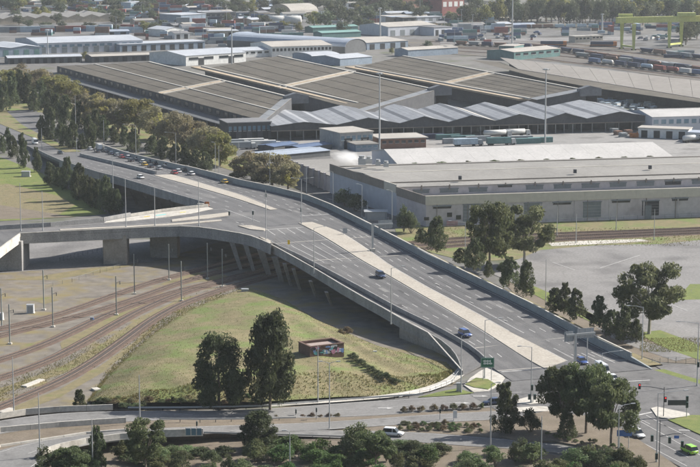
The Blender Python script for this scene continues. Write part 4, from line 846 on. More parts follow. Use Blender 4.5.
deck_car('sedan', 224.5, 183, 'yellow', 'yellow taxi on the upper viaduct behind the white cars')
deck_car('sedan', 191, 175, 'white', 'white sedan just ahead of the yellow taxi on the viaduct')
deck_car('sedan', 178, 172.5, 'white', 'white car beside the red car in the queue')
deck_car('sedan', 174, 174, 'red', 'red car beside a white car in the queue')
deck_car('sedan', 159, 169.5, 'silver', 'silver car in the queue beside the end of the median barrier')
deck_car('suv', 166.5, 166.5, 'white', 'white car at the wall side in the middle of the queue')
deck_car('sedan', 155, 164.5, 'dark', 'dark car in the queue left of a white car')
deck_car('sedan', 144.5, 165.5, 'yellow', 'yellow taxi inside the queue of cars')
deck_car('sedan', 142.5, 163, 'white', 'white car right behind the queued yellow taxi')
deck_car('sedan', 137, 159.5, 'silver', 'pale blue grey car high in the queue near the wall')
deck_car('sedan', 121.5, 158, 'red', 'red car at the upper part of the queue')
deck_car('sedan', 111, 154.5, 'navy', 'dark blue car at the head of the queue')
deck_car('suv', 127, 155.5, 'dark', 'dark car near the wall above the red car in the queue')
deck_car('van', 99, 149.5, 'white', 'white van at the far end of the queue')
deck_car('sedan', 97, 152.5, 'dark', 'dark car beside the white van at the far end')
for _x, _y, _c, _l in ((150,163,'grey','grey car inside the queue above the silver car'),(131,161.5,'dark','dark car inside the queue right of the red car'),(117,156.2,'silver','silver car between the dark blue and red cars'),(105,152,'grey','grey car near the white van at the far end'),(150.5,167.5,'dark','dark car beside the queued yellow taxi'),(184,171,'dark','dark car close to the wall behind the white sedan'),(128,158.5,'white','white car beside the dark car near the wall'),(116,153,'dark','dark car near the wall at the head of the queue'),(90,150,'white','white car just beyond the end of the queue'),(70,143,'silver','silver car far up the outbound road')): deck_car('sedan', _x, _y, _c, _l)
deck_car('sedan', 140.5, 178.5, 'white', 'white car alone on the left carriageway of the upper viaduct', True)
deck_car('van', 35, 144, 'white', 'white truck on the far road left of the median trees', True)
deck_car('sedan', 60, 154, 'dark', 'black car near the start of the median barrier', True)
def flat_car(kind, a, b, col, label, z=.15):
    p, q = P(*a, z), P(*b, z); return car(kind, p, math.atan2((q-p).y, (q-p).x), col, label)
flat_car('suv', (393,435.5), (430,438), 'white', 'white four wheel drive car on the side road behind the grey green tree')
flat_car('sedan', (493,404), (470,405.5), 'navy', 'dark car half hidden behind the pointed she-oak')
flat_car('suv', (637,436.5), (655,446), 'white', 'white car leaving the junction beside the blue sign')
flat_car('suv', (689,452.5), (670,443.5), 'green', 'bright lime green hatchback waiting at the lower right signals')
deck_car('sedan', 613, 381, 'white', 'white car at the stop line below the lower gantry', True, .15)
deck_car('sedan', 581.5, 363, 'blue', 'blue car beside the gantry post behind the island trees', True)
deck_car('van', 602, 374, 'white', 'white van behind the island tree tops near the stop line', True, .15)
for o in CAR.values():
    for c in list(o.children_recursive): bpy.data.objects.remove(c)
    bpy.data.objects.remove(o)
# ------------------------------------------------------------------ traffic signals, signs, gantries
M['sig_green'] = paint('signal_box', (.02,.06,.045), .4); M['sig_red'] = bpy.data.materials.new('red_signal_light'); M['sig_red'].use_nodes = True
_b = M['sig_red'].node_tree.nodes['Principled BSDF']; _b.inputs['Base Color'].default_value = (.7,.02,.02,1); _b.inputs['Emission Color'].default_value = (1,.03,.03,1); _b.inputs['Emission Strength'].default_value = 1.5
M['sign_green'] = paint('green_sign', (.01,.13,.07), .5); M['sign_blue'] = paint('blue_sign', (.05,.14,.38), .5); M['sign_back'] = paint('sign_back', (.3,.32,.34), .5, .4); M['sign_yellow'] = paint('yellow_sign', (.65,.42,.02), .5); M['orange'] = paint('orange_board', (.7,.2,.02), .6); M['sign_white'] = paint('white_sign', (.75,.75,.74), .5)
def head(o, c, lit=False, w_=.55, h_=1.25):
    b = part('signal_head', MB().box(c, (w_, .45, h_)), M['sig_green'] if not lit else M['black'], o, local=True)
    for k in range(3): part('lens', MB().tube([(c[0], c[1]-.22, c[2]+(.36-.36*k)), (c[0], c[1]-.3, c[2]+(.36-.36*k))], [.14,.14], 8), M['sig_red'] if (lit and k == 0) else M['black'], b, local=True)
def signal(x, yb, yt, label, p=None, lit=False, small=False, heads=((0,0,0),), arm=None, board=None):
    p = p or P(x, yb, .3); h = height_for(p, yt)-p.z; o = thing('traffic_signal', label, 'traffic light', p, 0, 'traffic signals')
    part('pole', MB().tube([(0,0,-.1),(0,0,h)], [.1,.08], 8), M['galv'] if not arm else M['steel_dark'], o, local=True)
    if arm: part('mast_arm', MB().tube([(0,0,arm[2]),(arm[0]*.5,arm[1]*.5,arm[2]+.5),(arm[0],arm[1],arm[2]+.6)], [.09,.07,.06], 6), M['steel_dark'], o, local=True)
    for hx, hy, hz_ in heads: head(o, (hx, hy-.2, h-.6+hz_), lit, *((.32,.8) if small else (.55,1.25)))
    if board: part('sign_board', MB().box(board[0], board[1]), M[board[2]], o, local=True)
    return o
signal(266, 210, 193.5, 'green backed signal on the end of the narrow viaduct median', D(266,210), heads=((0,0,0),))
signal(253, 221, 211, 'short signal on the triangle where the ramp joins', V2(P(253,221,ZR), ZR))
signal(301.3, 223.5, 208, 'signal at the pointed tip of the wide viaduct median', D(301.3,223.5))
signal(229.3, 217, 211.5, 'small dark signal at the end of the ramp island', V2(P(229.3,217,ZR), ZR))
signal(663.5, 416, 387, 'curved mast signal showing red on the right traffic island', lit=True, heads=((.3,0,-2.2),(-5.6,0,.8)), arm=(-5.8,.3,6.2), board=((3,0,3.1),(4.2,.12,1.2),'steel_dark'))
signal(686.5, 417, 396, 'short signal right of the dark board on the traffic island', heads=((0,0,0),(0,0,-1.4)))
signal(659, 467, 420, 'dark mast signal with long arm at the lower right kerb', heads=((-1.6,0,-3.2),(-.6,0,-7),(2,0,-3.6),(4.6,0,-4.4)), arm=(5.2,0,6.5), board=((3.4,-.2,6.4),(1.0,.1,.6),'sign_blue'))
signal(600.5, 377, 362, 'signal seen behind the tops of the island trees', D(600.5,377), heads=((0,0,0),))
signal(697.5, 385, 362, 'signal at the far right edge beside the corner lot', heads=((0,0,0),))
signal(533, 402, 384, 'pair of signal boards on the island before the viaduct end', heads=((-.3,0,-.2),(-.9,0,-2.4),(.4,0,-2.4)))
signal(440, 419, 408, 'dark marker post in the central median of the front roads', heads=((0,0,0),), small=True)
signal(296, 416, 408.5, 'dark post at the guard rail median below the pine pair', P(296,416,.4), small=True)
signal(316.5, 420, 407, 'small signal in the guard rail median near the twin lamp', P(316.5,420,.2), small=True)
signal(197, 434, 420.5, 'small signal beside the blue grey screen', P(197,432,zl(197)), small=True)
def board_sign(name, label, x0, x1, yt, yb, ybase, m, text=False, zf=0.3, posts=2):
    a, b = P(x0, ybase, zf), P(x1, ybase, zf); c = a.lerp(b, .5); wd = (b-a).length; z1, z0 = height_for(a, yt)-zf, height_for(a, yb)-zf; o = thing(name, label, 'sign', c)
    for k in range(posts): x = -wd*.3+wd*.6*k/max(1, posts-1); part('post', MB().tube([(x,0,-.1),(x,0,z0+.1)], [.09,.09], 6), M['galv'], o, local=True)
    bo = part('sign_board', MB().box((0,-.1,(z0+z1)/2), (wd,.1,z1-z0)), M[m], o, local=True)
    if text:
        part('sign_border', MB().box((0,-.155,(z0+z1)/2), (wd*.96,.006,(z1-z0)*.94)), M['sign_white'], bo, local=True); part('sign_face', MB().box((0,-.16,(z0+z1)/2), (wd*.93,.006,(z1-z0)*.88)), M[m], bo, local=True)
        for k, (x, z, l) in enumerate(((-.04,.66,.62), (.03,.42,.7))):   # lettering too blurred to read in the photo
            for j in range(9): part('lettering', MB().box((wd*(x+(j-4)*l/9.5), -.166, z0+(z1-z0)*z), (wd*l/13, .006, (z1-z0)*(.12+.05*((j*7+k) % 3)))), M['sign_white'], bo, local=True)
    return o
board_sign('road_sign', 'large green direction sign with white lettering beside the viaduct end', 480.5, 494, 357.5, 367.5, 380, 'sign_green', True)
board_sign('information_sign', 'blue sign board on posts at the kerb of the planted island', 616.5, 631.5, 430, 436, 448, 'sign_blue')
board_sign('warning_sign', 'small yellow sign on the viaduct footway edge', 287.6, 290, 240, 244.3, 249, 'sign_yellow', zf=9.6, posts=1)
board_sign('small_sign', 'small grey sign on the wide viaduct median', 342.8, 347.2, 228, 233, 236, 'sign_back', zf=9.6, posts=1)
board_sign('keep_left_sign', 'small white sign board in the planted verge', 453, 457, 410.5, 418, 420.5, 'sign_white', zf=.1, posts=1)
hb = P(207, 206.5, ZR); o = thing('hazard_board', 'orange and black hazard board at the viaduct nose', 'sign', hb)
part('board', MB().box((0,0,.9), (1.5,.1,1.5)), M['orange'], o, local=True); part('post', MB().box((0,.12,.4), (.12,.12,1.0)), M['galv'], o, local=True)
for s in (-.4, .35): part('stripe', MB().box((s,-.06,.9), (.28,.02,1.5)), M['black'], o, local=True)
part('crash_cushion', MB().box((-2.2,.6,.5), (2.2,1.0,1.0)), M['concrete'], o, local=True)
def gantry(x, yb, yt, beam, signs, label):
    p = D(x, yb); p.z += .15; h = height_for(p, yt)-p.z; e = Vector((math.cos(axis_dir(p)-math.pi/2), math.sin(axis_dir(p)-math.pi/2), 0)); n = Vector((-e.y, e.x, 0)); o = thing('sign_gantry', label, 'gantry', p)
    part('post', MB().box((0,0,h/2), (.55,.55,h), axis_dir(p)), M['galv'], o, local=True); part('plinth', MB().box((0,0,.25), (1.4,1.4,.8), axis_dir(p)), M['concrete'], o, local=True)
    part('beam', MB().prism([e*beam[0]-n*.2+Vector((0,0,h-.5)), e*beam[1]-n*.2+Vector((0,0,h-.5)), e*beam[1]+n*.2+Vector((0,0,h-.5)), e*beam[0]+n*.2+Vector((0,0,h-.5))], [e*beam[0]-n*.2+Vector((0,0,h)), e*beam[1]-n*.2+Vector((0,0,h)), e*beam[1]+n*.2+Vector((0,0,h)), e*beam[0]+n*.2+Vector((0,0,h))]), M['galv'], o, local=True)
    for a, b, z0, z1 in signs:
        q = [e*a+n*.3, e*b+n*.3, e*b+n*.4, e*a+n*.4]; s = part('sign_panel', MB().prism([v+Vector((0,0,h+z0)) for v in q], [v+Vector((0,0,h+z1)) for v in q]), M['sign_back'], o, local=True)
        for k in range(3): c = e*(a+(b-a)*(k+.5)/3)+n*.26; part('stiffener', MB().box((c.x, c.y, h+(z0+z1)/2), (.1,.1,z1-z0), axis_dir(p)), M['galv'], s, local=True)
    return o
gantry(372.5, 251, 224, (-.4,6.5), ((2,6.4,-1.6,.9),), 'grey sign gantry on the median of the middle viaduct')
gantry(575, 365.5, 333.5, (-2.6,5.4), ((-2.9,-.5,-2,.6),(.7,5.2,-1.4,1.1)), 'grey sign gantry on the median near the junction')
# ------------------------------------------------------------------ the graffiti hut and small things by the tracks
M['brick'] = mat('hut_brick', (.1,.062,.048), (.15,.095,.075), .3, .8); M['hutroof'] = mat('hut_roof', (.27,.22,.2), (.34,.28,.25), .2, .3)
hp0, hp1 = on_hill(310,357), on_hill(344,356.5); hp1.z = hp0.z; e = (hp1-hp0).normalized(); n = Vector((-e.y, e.x, 0)); L = (hp1-hp0).length; o = thing('brick_hut', 'small brick hut covered in graffiti on the grass mound', 'hut', hp0)
hh = 2.5; dp = 6.5
def hutp(u, v, z): return hp0+e*u+n*v+Vector((0,0,z))
def hbox(u0, u1, v0, v1, z0, z1): q = [(u0,v0),(u1,v0),(u1,v1),(u0,v1)]; return MB().prism([hutp(a, b, z0) for a, b in q], [hutp(a, b, z1) for a, b in q])
for args in ((0,L,0,.4), (0,.4,.4,dp), (L-.4,L,.4,dp), (0,L,dp-.4,dp)): part('wall', hbox(*args, -1.5, hh), M['brick'], o)
part('roof', hbox(.4, L-.4, .4, dp-.4, hh-.8, hh-.5), M['hutroof'], o)
for args in ((-.1,L+.1,-.1,.5), (-.1,.5,.5,dp-.5), (L-.5,L+.1,.5,dp-.5), (-.1,L+.1,dp-.5,dp+.1)): part('coping', hbox(*args, hh+.003, hh+.2), M['brick'], o)
gcol = [mat('graffiti_'+n_, c, None, .35, 1.2) for n_, c in (('blue',(.14,.22,.42)),('white',(.5,.5,.52)),('pink',(.42,.2,.28)),('black',(.03,.03,.035)),('teal',(.1,.3,.32)))]
for i in range(34):
    u = .5+random.random()*(L-2.2); z = .1+random.random()*2.2; a, b = .3+random.random()*1.1, .2+random.random()*.6; k = 7
    if i < 9: u = 3.2+i*.75; z = .35; a, b = .75, .7
    pts = [(u+a*math.cos(j*6.283/k)*random.uniform(.6,1.1), max(.05, z+.5+b*math.sin(j*6.283/k)*random.uniform(.6,1.1))) for j in range(k)]; v = -.012-.004*i*.5
    part('graffiti', MB().add([hutp(min(max(q[0], .1), L-.1), v, min(q[1], 2.45)) for q in pts], [tuple(range(k))]), gcol[(1 if i % 2 else 0) if i < 9 else i % 5], o)
def cabinet(x, yb, w_, h_, m, label, name='equipment_box', cat='box', z=0.0):
    p = P(x, yb, z); o = thing(name, label, cat, p); part('cabinet', MB().box((0,0,h_/2), (w_,w_*.7,h_)), M[m], o, local=True); part('door', MB().box((0,-w_*.36,h_*.5), (w_*.8,.05,h_*.8)), M['sign_back'] if m != 'sign_back' else M['galv'], o, local=True); part('lid', MB().box((0,0,h_+.05), (w_*1.1,w_*.8,.1)), M['galv'], o, local=True); part('plinth', MB().box((0,0,.05), (w_*1.2,w_*.9,.3)), M['concrete'], o, local=True); return o
cabinet(30.5, 313, 2.0, 2.4, 'sign_white', 'white and red equipment box beside the left tracks'); cabinet(0.5, 320, 1.6, 2.0, 'sign_white', 'white equipment box at the left edge by the tracks')
cabinet(375, 357, .9, 1.5, 'sign_back', 'small grey post box on the green slope right of the hut'); cabinet(459, 391, 1.1, 1.9, 'sign_back', 'grey electrical cabinet at the foot of a lamp post', z=.3)
cabinet(376, 219, 8, 3.0, 'sign_back', 'grey shed box beside the left warehouse wall', 'site_shed', 'shed'); cabinet(362, 210, 4.5, 3.2, 'sign_white', 'white site cabin beside the warehouse side wall', 'site_shed', 'shed')
cabinet(92, 321, .9, 1.0, 'sign_blue', 'small blue grey box between the left tracks'); cabinet(26, 176.5, 3.4, 2.2, 'sign_back', 'grey bus shelter on the grass left of the viaduct', 'shelter', 'shelter')
cabinet(245, 292, 2.0, .9, 'beam', 'pale concrete block at the end of the rail cutting', 'concrete_block', 'block')
for i, (a, b) in enumerate((((24,387),(42,380)), ((94,389),(98,391)), ((0,414),(12,410)))):
    p, q = P(*a, .05), P(*b, .05); n = Vector((-(q-p).y, (q-p).x, 0)).normalized()*.8; sl2 = MB().ex([p-n, q-n, q+n, p+n], -.02, .35+.1*i); solo('concrete_slab', sl2, M['concrete'], ('pale concrete beam lying between the lower left tracks','broken pale slab near the small olive tree','pale slab at the left edge beside the road barrier')[i], 'slab')
# fence on the right corner and low fence posts under the ramp
def fence(px, label, h, step, m='galv', name='wire_fence', z=0.0, rails=2):
    pts = [P(x, y, z) for x, y in px]; o = thing(name, label, 'fence', pts[0])
    for p, q in zip(pts, pts[1:]):
        nn_ = max(1, round((q-p).length/step))
        for k in range(nn_+1): c = p.lerp(q, k/nn_); part('post', MB().box((c.x, c.y, z+h/2), (.09,.09,h)), M[m], o)
        for k in range(rails): zz = h*(k+1)/rails-.06; part('rail', MB().tube([p+Vector((0,0,zz)), q+Vector((0,0,zz))], [.035,.035], 4), M[m], o)
        for k in range(int((q-p).length/.6)): c = p.lerp(q, k*.6/(q-p).length); w_ = MB().box((c.x, c.y, z+h/2), (.02,.02,h*.95)) if False else None
    return o
fence([(652,364),(676,363),(715,367)], 'metal fence along the corner lot at right', 1.6, 2.5, rails=4, m='mast'); fence([(43,288),(72,282),(100,273),(120,268)], 'low wire fence on the waste ground by the tracks', 1.2, 4.0, 'mast', rails=1)
fence([(60,262),(78,257),(102,252)], 'broken timber fence under the ramp bridge', 1.5, 2.2, 'steel_dark', 'timber_fence', rails=3)
fence([(399,399),(430,393),(452,384),(461,372)], 'wire fence along the curved footpath', 1.2, 3.0)
fence([(430,229),(520,225),(610,221.5),(705,217.5)], 'chain fence along the front of the warehouse', 1.8, 5.0, 'mast')
# ------------------------------------------------------------------ buildings
AN1 = math.atan2(.243, .97)
def clad(name, c, step=1.2, ang=0, **k): M[name] = ribbed(name, c, ang, step, **k)
M['wh_wall'] = mat('warehouse_wall', (.43,.4,.405), (.52,.485,.49), .1, .08, fine=10, stretch=(0, (1,1,.2)), third=((.33,.3,.3), .15, .58, .75))
M['wh_cream'] = mat('cream_fascia', (.5,.47,.4), (.58,.545,.47), .08, .06, fine=12, stretch=(0, (.3,.3,1)))
M['wh_brown'] = mat('brown_fascia', (.2,.175,.15), (.25,.22,.19), .12, .1)
M['wh_door'] = mat('roller_door', (.16,.18,.19), (.21,.23,.235), .1, .3)
clad('grey_roof', (.2,.19,.175), .9, AN1, c2=(.27,.258,.238), var=.12, scale=.06); clad('white_roof', (.36,.35,.335), .9, AN1, c2=(.46,.445,.43), var=.1, scale=.06)
M['lav_wall'] = mat('pale_blue_wall', (.4,.42,.46), (.48,.5,.54), .08, .06)
clad('hall_roof', (.072,.063,.049), 1.5, rad(22.6), c2=(.118,.104,.082), var=.2, scale=.05, rough=.8); clad('long_roof', (.21,.19,.17), 1.5, rad(112.6), c2=(.27,.25,.225), var=.12, scale=.015)
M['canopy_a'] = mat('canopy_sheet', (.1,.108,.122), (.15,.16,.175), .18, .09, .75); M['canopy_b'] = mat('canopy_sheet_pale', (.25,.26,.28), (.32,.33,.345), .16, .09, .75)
M['sky_strip'] = mat('translucent_sheet', (.2,.205,.21), (.26,.265,.27), .12, .1, .5); M['flash'] = mat('roof_flashing', (.36,.345,.31), (.46,.44,.4), .1, .05)
M['dark_wall'] = mat('dark_cladding', (.06,.062,.068), (.09,.092,.098), .15, .15); M['tan'] = mat('tan_gutter', (.33,.26,.18), (.42,.34,.25), .15, .06)
def quadpart(name, q, m, o, th=.25):
    q = [Vector(v) for v in q]; n = (q[1]-q[0]).cross(q[3]-q[0]).normalized(); n = n if n.z > 0 else -n
    return part(name, MB().prism([v-n*th for v in q] if (q[1]-q[0]).cross(q[2]-q[0]).z > 0 else [v-n*th for v in reversed(q)], q if (q[1]-q[0]).cross(q[2]-q[0]).z > 0 else list(reversed(q))), M[m] if isinstance(m, str) else m, o)
class Fr:                                              # building frame: origin A, front direction e, depth direction n (away from the camera side)
    def __init__(s, A, e): s.A = Vector((A[0], A[1], 0)); s.e = Vector((e[0], e[1], 0)).normalized(); s.n = Vector((-s.e.y, s.e.x, 0))
    def p(s, u, v, z): return s.A+s.e*u+s.n*v+Vector((0,0,z))
    def blk(s, u0, u1, v0, v1, z0, z1, mb=None): q = [(u0,v0),(u1,v0),(u1,v1),(u0,v1)]; return (mb or MB()).prism([s.p(a, b, z0) for a, b in q], [s.p(a, b, z1) for a, b in q])
    def px(s, x, y, v=0.0): u, z = on_plane(x, y, s.p(0, v, 0), s.e); return u, z
# ---- front warehouse group (three attached halls)
A = P(426,226.4); B = P(700,217); F = Fr(A, B-A); U1 = (P(760,214.5)-A).dot(F.e)+30
_k = P(330,193)-A; D2 = _k.length; F.n = _k.normalized(); D1 = (P(397,216.3)-A).length
w1 = thing('warehouse', 'low front warehouse with cream fascia and roller doors beside the tracks', 'warehouse', F.p(0,0,0))
zf0 = F.px(426,205)[1]; zf1 = F.px(426,196)[1]
for a, b, c, d in ((0,U1,0,.4), (0,.4,.4,D1)): part('wall', F.blk(a, b, c, d, -.3, zf0), M['wh_wall'], w1)
part('roof', F.blk(.4, U1, .5, D1, zf0-.4, zf0-.1), M['grey_roof'], w1)
nfp = 16
for k in range(nfp): part('fascia_panel', F.blk(-.25+(U1+.25)*k/nfp+.03, -.25+(U1+.25)*(k+1)/nfp, -.25, .15, zf0+.01, zf1), M['wh_cream'], w1)
for k in range(4): part('fascia_panel', F.blk(-.27, .13, .2+(D1-.2)*k/4+.03, .2+(D1-.2)*(k+1)/4, zf0+.01, zf1), M['wh_brown'], w1)
def opening(b, fr, x0, x1, y0, y1, m, name, v=0.0, frame=True, inset=.05):
    ua, za = fr.px(x0, y1, v); ub, zb = fr.px(x1, y0, v); o = part(name, fr.blk(ua, ub, v-inset-.05, v-.004, max(za, .02), zb), M[m], b)
    if frame:
        part('lintel', fr.blk(ua-.2, ub+.2, v-inset-.25, v-.006, zb+.004, zb+.35), M['wh_door'], o)
    return o, ua, ub, za, zb
for x0, x1 in ((463,481),(524,541.5),(583,601),(642,659)):
    d, ua, ub, za, zb = opening(w1, F, x0, x1, 204.5-(x0-463)*.02, 222-(x0-463)*.035, 'dark' if x0 == 642 else 'wh_door', 'roller_door')
    for k in range(1, 6): part('slat', F.blk(ua+.1, ub-.1, -.13, -.102, zb*k/6-.03, zb*k/6+.03), M['galv'], d)
    if x0 == 642: part('half_open_leaf', F.blk(ua+1, ua+3.4, -.4, -.16, .02, 5), M['wh_door'], d)
for x0, x1 in ((433,451),(553,571),(612,630),(672,688)): opening(w1, F, x0, x1, 206.3-(x0-433)*.033, 208.8-(x0-433)*.033, 'glass', 'window')
for k in range(14): u = U1*(k+.35)/14; part('downpipe', F.blk(u-.09, u+.09, -.2, -.02, 0, zf0), M['wh_brown'], w1)
for k in range(1, 12): u = U1*k/12+3; part('wall_pier', F.blk(u-.25, u+.25, -.12, -.003, 0, zf0-.02), M['wh_wall'], w1)
for x, y0, y1 in ((424,218,220.5),(447,213.5,217),(456,216,219.5)): opening(w1, F, x, x+5, y0-1, y1, 'glass', 'window', frame=False)
part('sign_board', F.blk(*[F.px(445,228)[0], F.px(456,228)[0]], -1.4, -1.2, .2, 2.0), mat('pink_board', (.4,.24,.24), None, .2, 1), w1)
# ---- second hall
w2 = thing('warehouse', 'grey low pitched warehouse behind the cream fascia front', 'warehouse', F.p(0,D1,0))
ze = F.px(399,187.2,D1+.3)[1]; ze2 = ze+1.3; zm = (D1+D2)/2
part('wall', F.blk(0, U1, D1+.02, D1+.4, -.3, ze), M['wh_wall'], w2)
part('wall', MB().prism([F.p(0,D1+.4,-.3), F.p(.4,D1+.4,-.3), F.p(.4,D2,-.3), F.p(0,D2,-.3)], [F.p(0,D1+.4,ze), F.p(.4,D1+.4,ze), F.p(.4,D2,ze), F.p(0,D2,ze)]), M['lav_wall'], w2)
part('wall', F.blk(.4, U1, D2-.4, D2, -.3, ze), M['wh_wall'], w2)
nrp = 18
for k in range(nrp):
    a, b = U1*k/nrp+.02, U1*(k+1)/nrp-.02
    quadpart('roof_panel', [F.p(a,D1-.4,ze+.15), F.p(b,D1-.4,ze+.15), F.p(b,zm,ze2), F.p(a,zm,ze2)], 'grey_roof', w2); quadpart('roof_panel', [F.p(a,zm,ze2), F.p(b,zm,ze2), F.p(b,D2+.3,ze+.15), F.p(a,D2+.3,ze+.15)], 'grey_roof', w2)
for v_, h_ in ((D1+8, .4), (D2-6, .3)): part('roof_step', F.blk(0, U1, v_-.15, v_+.15, ze+.1, ze+.15+h_+1.3*min(v_-D1, D2-v_)/((D2-D1)/2)), M['wh_brown'], w2)
part('ridge_cap', F.blk(0, U1, zm-.3, zm+.3, ze2, ze2+.12), M['wh_cream'], w2)
for k in range(6): a, b = D1+.6+(D2-D1-1)*k/6, D1+.6+(D2-D1-1)*(k+1)/6; part('fascia_panel', F.blk(-.3, .1, a+.03, b, ze-2.2, ze+3.0 if False else ze+1.0), M['wh_brown'] if k else M['wh_cream'], w2)
for x0, x1, y0, y1 in ((413,429,190,193.5),(440,458,188.8,192.8),(469,487,188,192),(498,512,185,187.4),(526,543,185.6,189.6),(554,571,184.8,188.8),(582,599,184,188),(610,626,183,187),(637,654,182,186),(665,681,181,185),(692,704,180,184)):
    d, ua, ub, za, zb = opening(w2, F, x0, x1, y0, y1, 'glass' if x0 in (498,665) else 'wh_door', 'window', D1)
    part('flue', F.blk((ua+ub)/2-.2, (ua+ub)/2+.2, D1-.6, D1-.32, zb, ze+.6), M['wh_brown'], d)
for i, (x, y) in enumerate(((460,178.5),(575,172),(650,168))):
    p = P(x, y, ze+1.7); part('roof_vent', MB().box((p.x, p.y, p.z+.3), (1.2,1.2,1.4)), M['dark_wall'], w2)
# ---- white roofed hall behind
Q0, Q1 = P(398,164.5,10.5), P(672,156.5,10.5); F3 = Fr(Q0, Q1-Q0); U3 = (Q1-Q0).dot(F3.e); w3 = thing('warehouse', 'pale blue walled warehouse with bright white roof behind the grey one', 'warehouse', F3.p(0,0,0)); D3 = 46
for a, b, c, d in ((0,U3,0,.4),(U3-.4,U3,.4,D3),(.4,U3-.4,D3-.4,D3)): part('wall', F3.blk(a, b, c, d, -.3, 10.4), M['lav_wall'], w3)
part('gable_wall', MB().prism([F3.p(0,v,z) for v, z in ((.4,-.3),(D3,-.3),(D3,10.4),(D3/2,13.6),(.4,10.4))][::-1], [F3.p(.4,v,z) for v, z in ((.4,-.3),(D3,-.3),(D3,10.4),(D3/2,13.6),(.4,10.4))][::-1]), M['lav_wall'], w3)
for k in range(14):
    a, b = -.3+(U3+.6)*k/14+.02, -.3+(U3+.6)*(k+1)/14-.02
    quadpart('roof_panel', [F3.p(a,-.6,10.6), F3.p(b,-.6,10.6), F3.p(b,D3/2,13.9), F3.p(a,D3/2,13.9)], 'white_roof', w3); quadpart('roof_panel', [F3.p(a,D3/2,13.9), F3.p(b,D3/2,13.9), F3.p(b,D3+.5,10.6), F3.p(a,D3+.5,10.6)], 'white_roof', w3)
part('gutter', F3.blk(0, U3, -.95, -.62, 10.2, 10.6), M['galv'], w3)
for k in range(22): u = U3*(k+.5)/22; part('wall_rib', F3.blk(u-.12, u+.12, -.1, -.003, 3, 10.1), M['lav_wall'], w3)
for i in range(10):
    u = U3*(i+.6)/10.5; plant_at('bush', 'shrub', F3.p(u, -.8, 10.55), .9, random.uniform(2,5), f'weeds growing in the gutter of the white roof, {nth(i+1)} from the left', 'weeds in the white roof gutter')
# roof plant and steam
for x, y, s in ((362,164,3),(369,163,2.4),(378,165,2),(386,166.5,2)): p = P(x, y, ze+2.2); o = thing('roof_vent', f'rooftop vent unit behind the steam plume, at {"left" if x<365 else "second place" if x<372 else "third place" if x<380 else "right"}', 'vent', p); part('housing', MB().box((0,0,s*.35), (s,s,s*.8)), M['galv'], o, local=True); part('cowl', MB().tube([(0,0,s*.7),(0,0,s*1.1)], [s*.35,s*.45], 8), M['galv'], o, local=True)
sp = P(344,166,11); st = MB(); rg_ = np.random.default_rng(3)
import bmesh
bm = bmesh.new(); bmesh.ops.create_icosphere(bm, subdivisions=3, radius=1); me = bpy.data.meshes.new('steam_plume'); bm.to_mesh(me); bm.free()
so_ = bpy.data.objects.new('steam_plume', me); COL.objects.link(so_); so_.location = sp+Vector((1.5,0,3.5)); so_.scale = (13,9,5.5); so_.rotation_euler = (0,.25,0); so_['kind'] = 'stuff'; so_['label'] = 'white steam drifting from the warehouse roof'; so_['category'] = 'steam'
sm_ = bpy.data.materials.new('steam'); sm_.use_nodes = True; t = sm_.node_tree; t.nodes.remove(t.nodes['Principled BSDF']); v_ = t.nodes.new('ShaderNodeVolumePrincipled'); v_.inputs['Color'].default_value = (1,1,1,1); v_.inputs['Anisotropy'].default_value = .3
tc = t.nodes.new('ShaderNodeTexCoord'); ln = t.nodes.new('ShaderNodeVectorMath'); ln.operation = 'LENGTH'; nz = t.nodes.new('ShaderNodeTexNoise'); nz.inputs['Scale'].default_value = 2.3; nz.inputs['Detail'].default_value = 5
t.links.new(tc.outputs['Object'], ln.inputs[0]); t.links.new(tc.outputs['Object'], nz.inputs['Vector']); mr = t.nodes.new('ShaderNodeMapRange'); mr.inputs[1].default_value = 1; mr.inputs[2].default_value = .1; mr.inputs[3].default_value = -.45; mr.inputs[4].default_value = .42
ad = t.nodes.new('ShaderNodeMath'); ad.operation = 'ADD'; t.links.new(ln.outputs['Value'], mr.inputs[0]); t.links.new(mr.outputs[0], ad.inputs[0]); t.links.new(nz.outputs[0], ad.inputs[1]); m2 = t.nodes.new('ShaderNodeMapRange'); m2.inputs[1].default_value = .5; m2.inputs[2].default_value = 1.05; m2.inputs[4].default_value = .3
t.links.new(ad.outputs[0], m2.inputs[0]); t.links.new(m2.outputs[0], v_.inputs['Density']); t.links.new(v_.outputs[0], t.nodes['Material Output'].inputs['Volume']); me.materials.append(sm_)
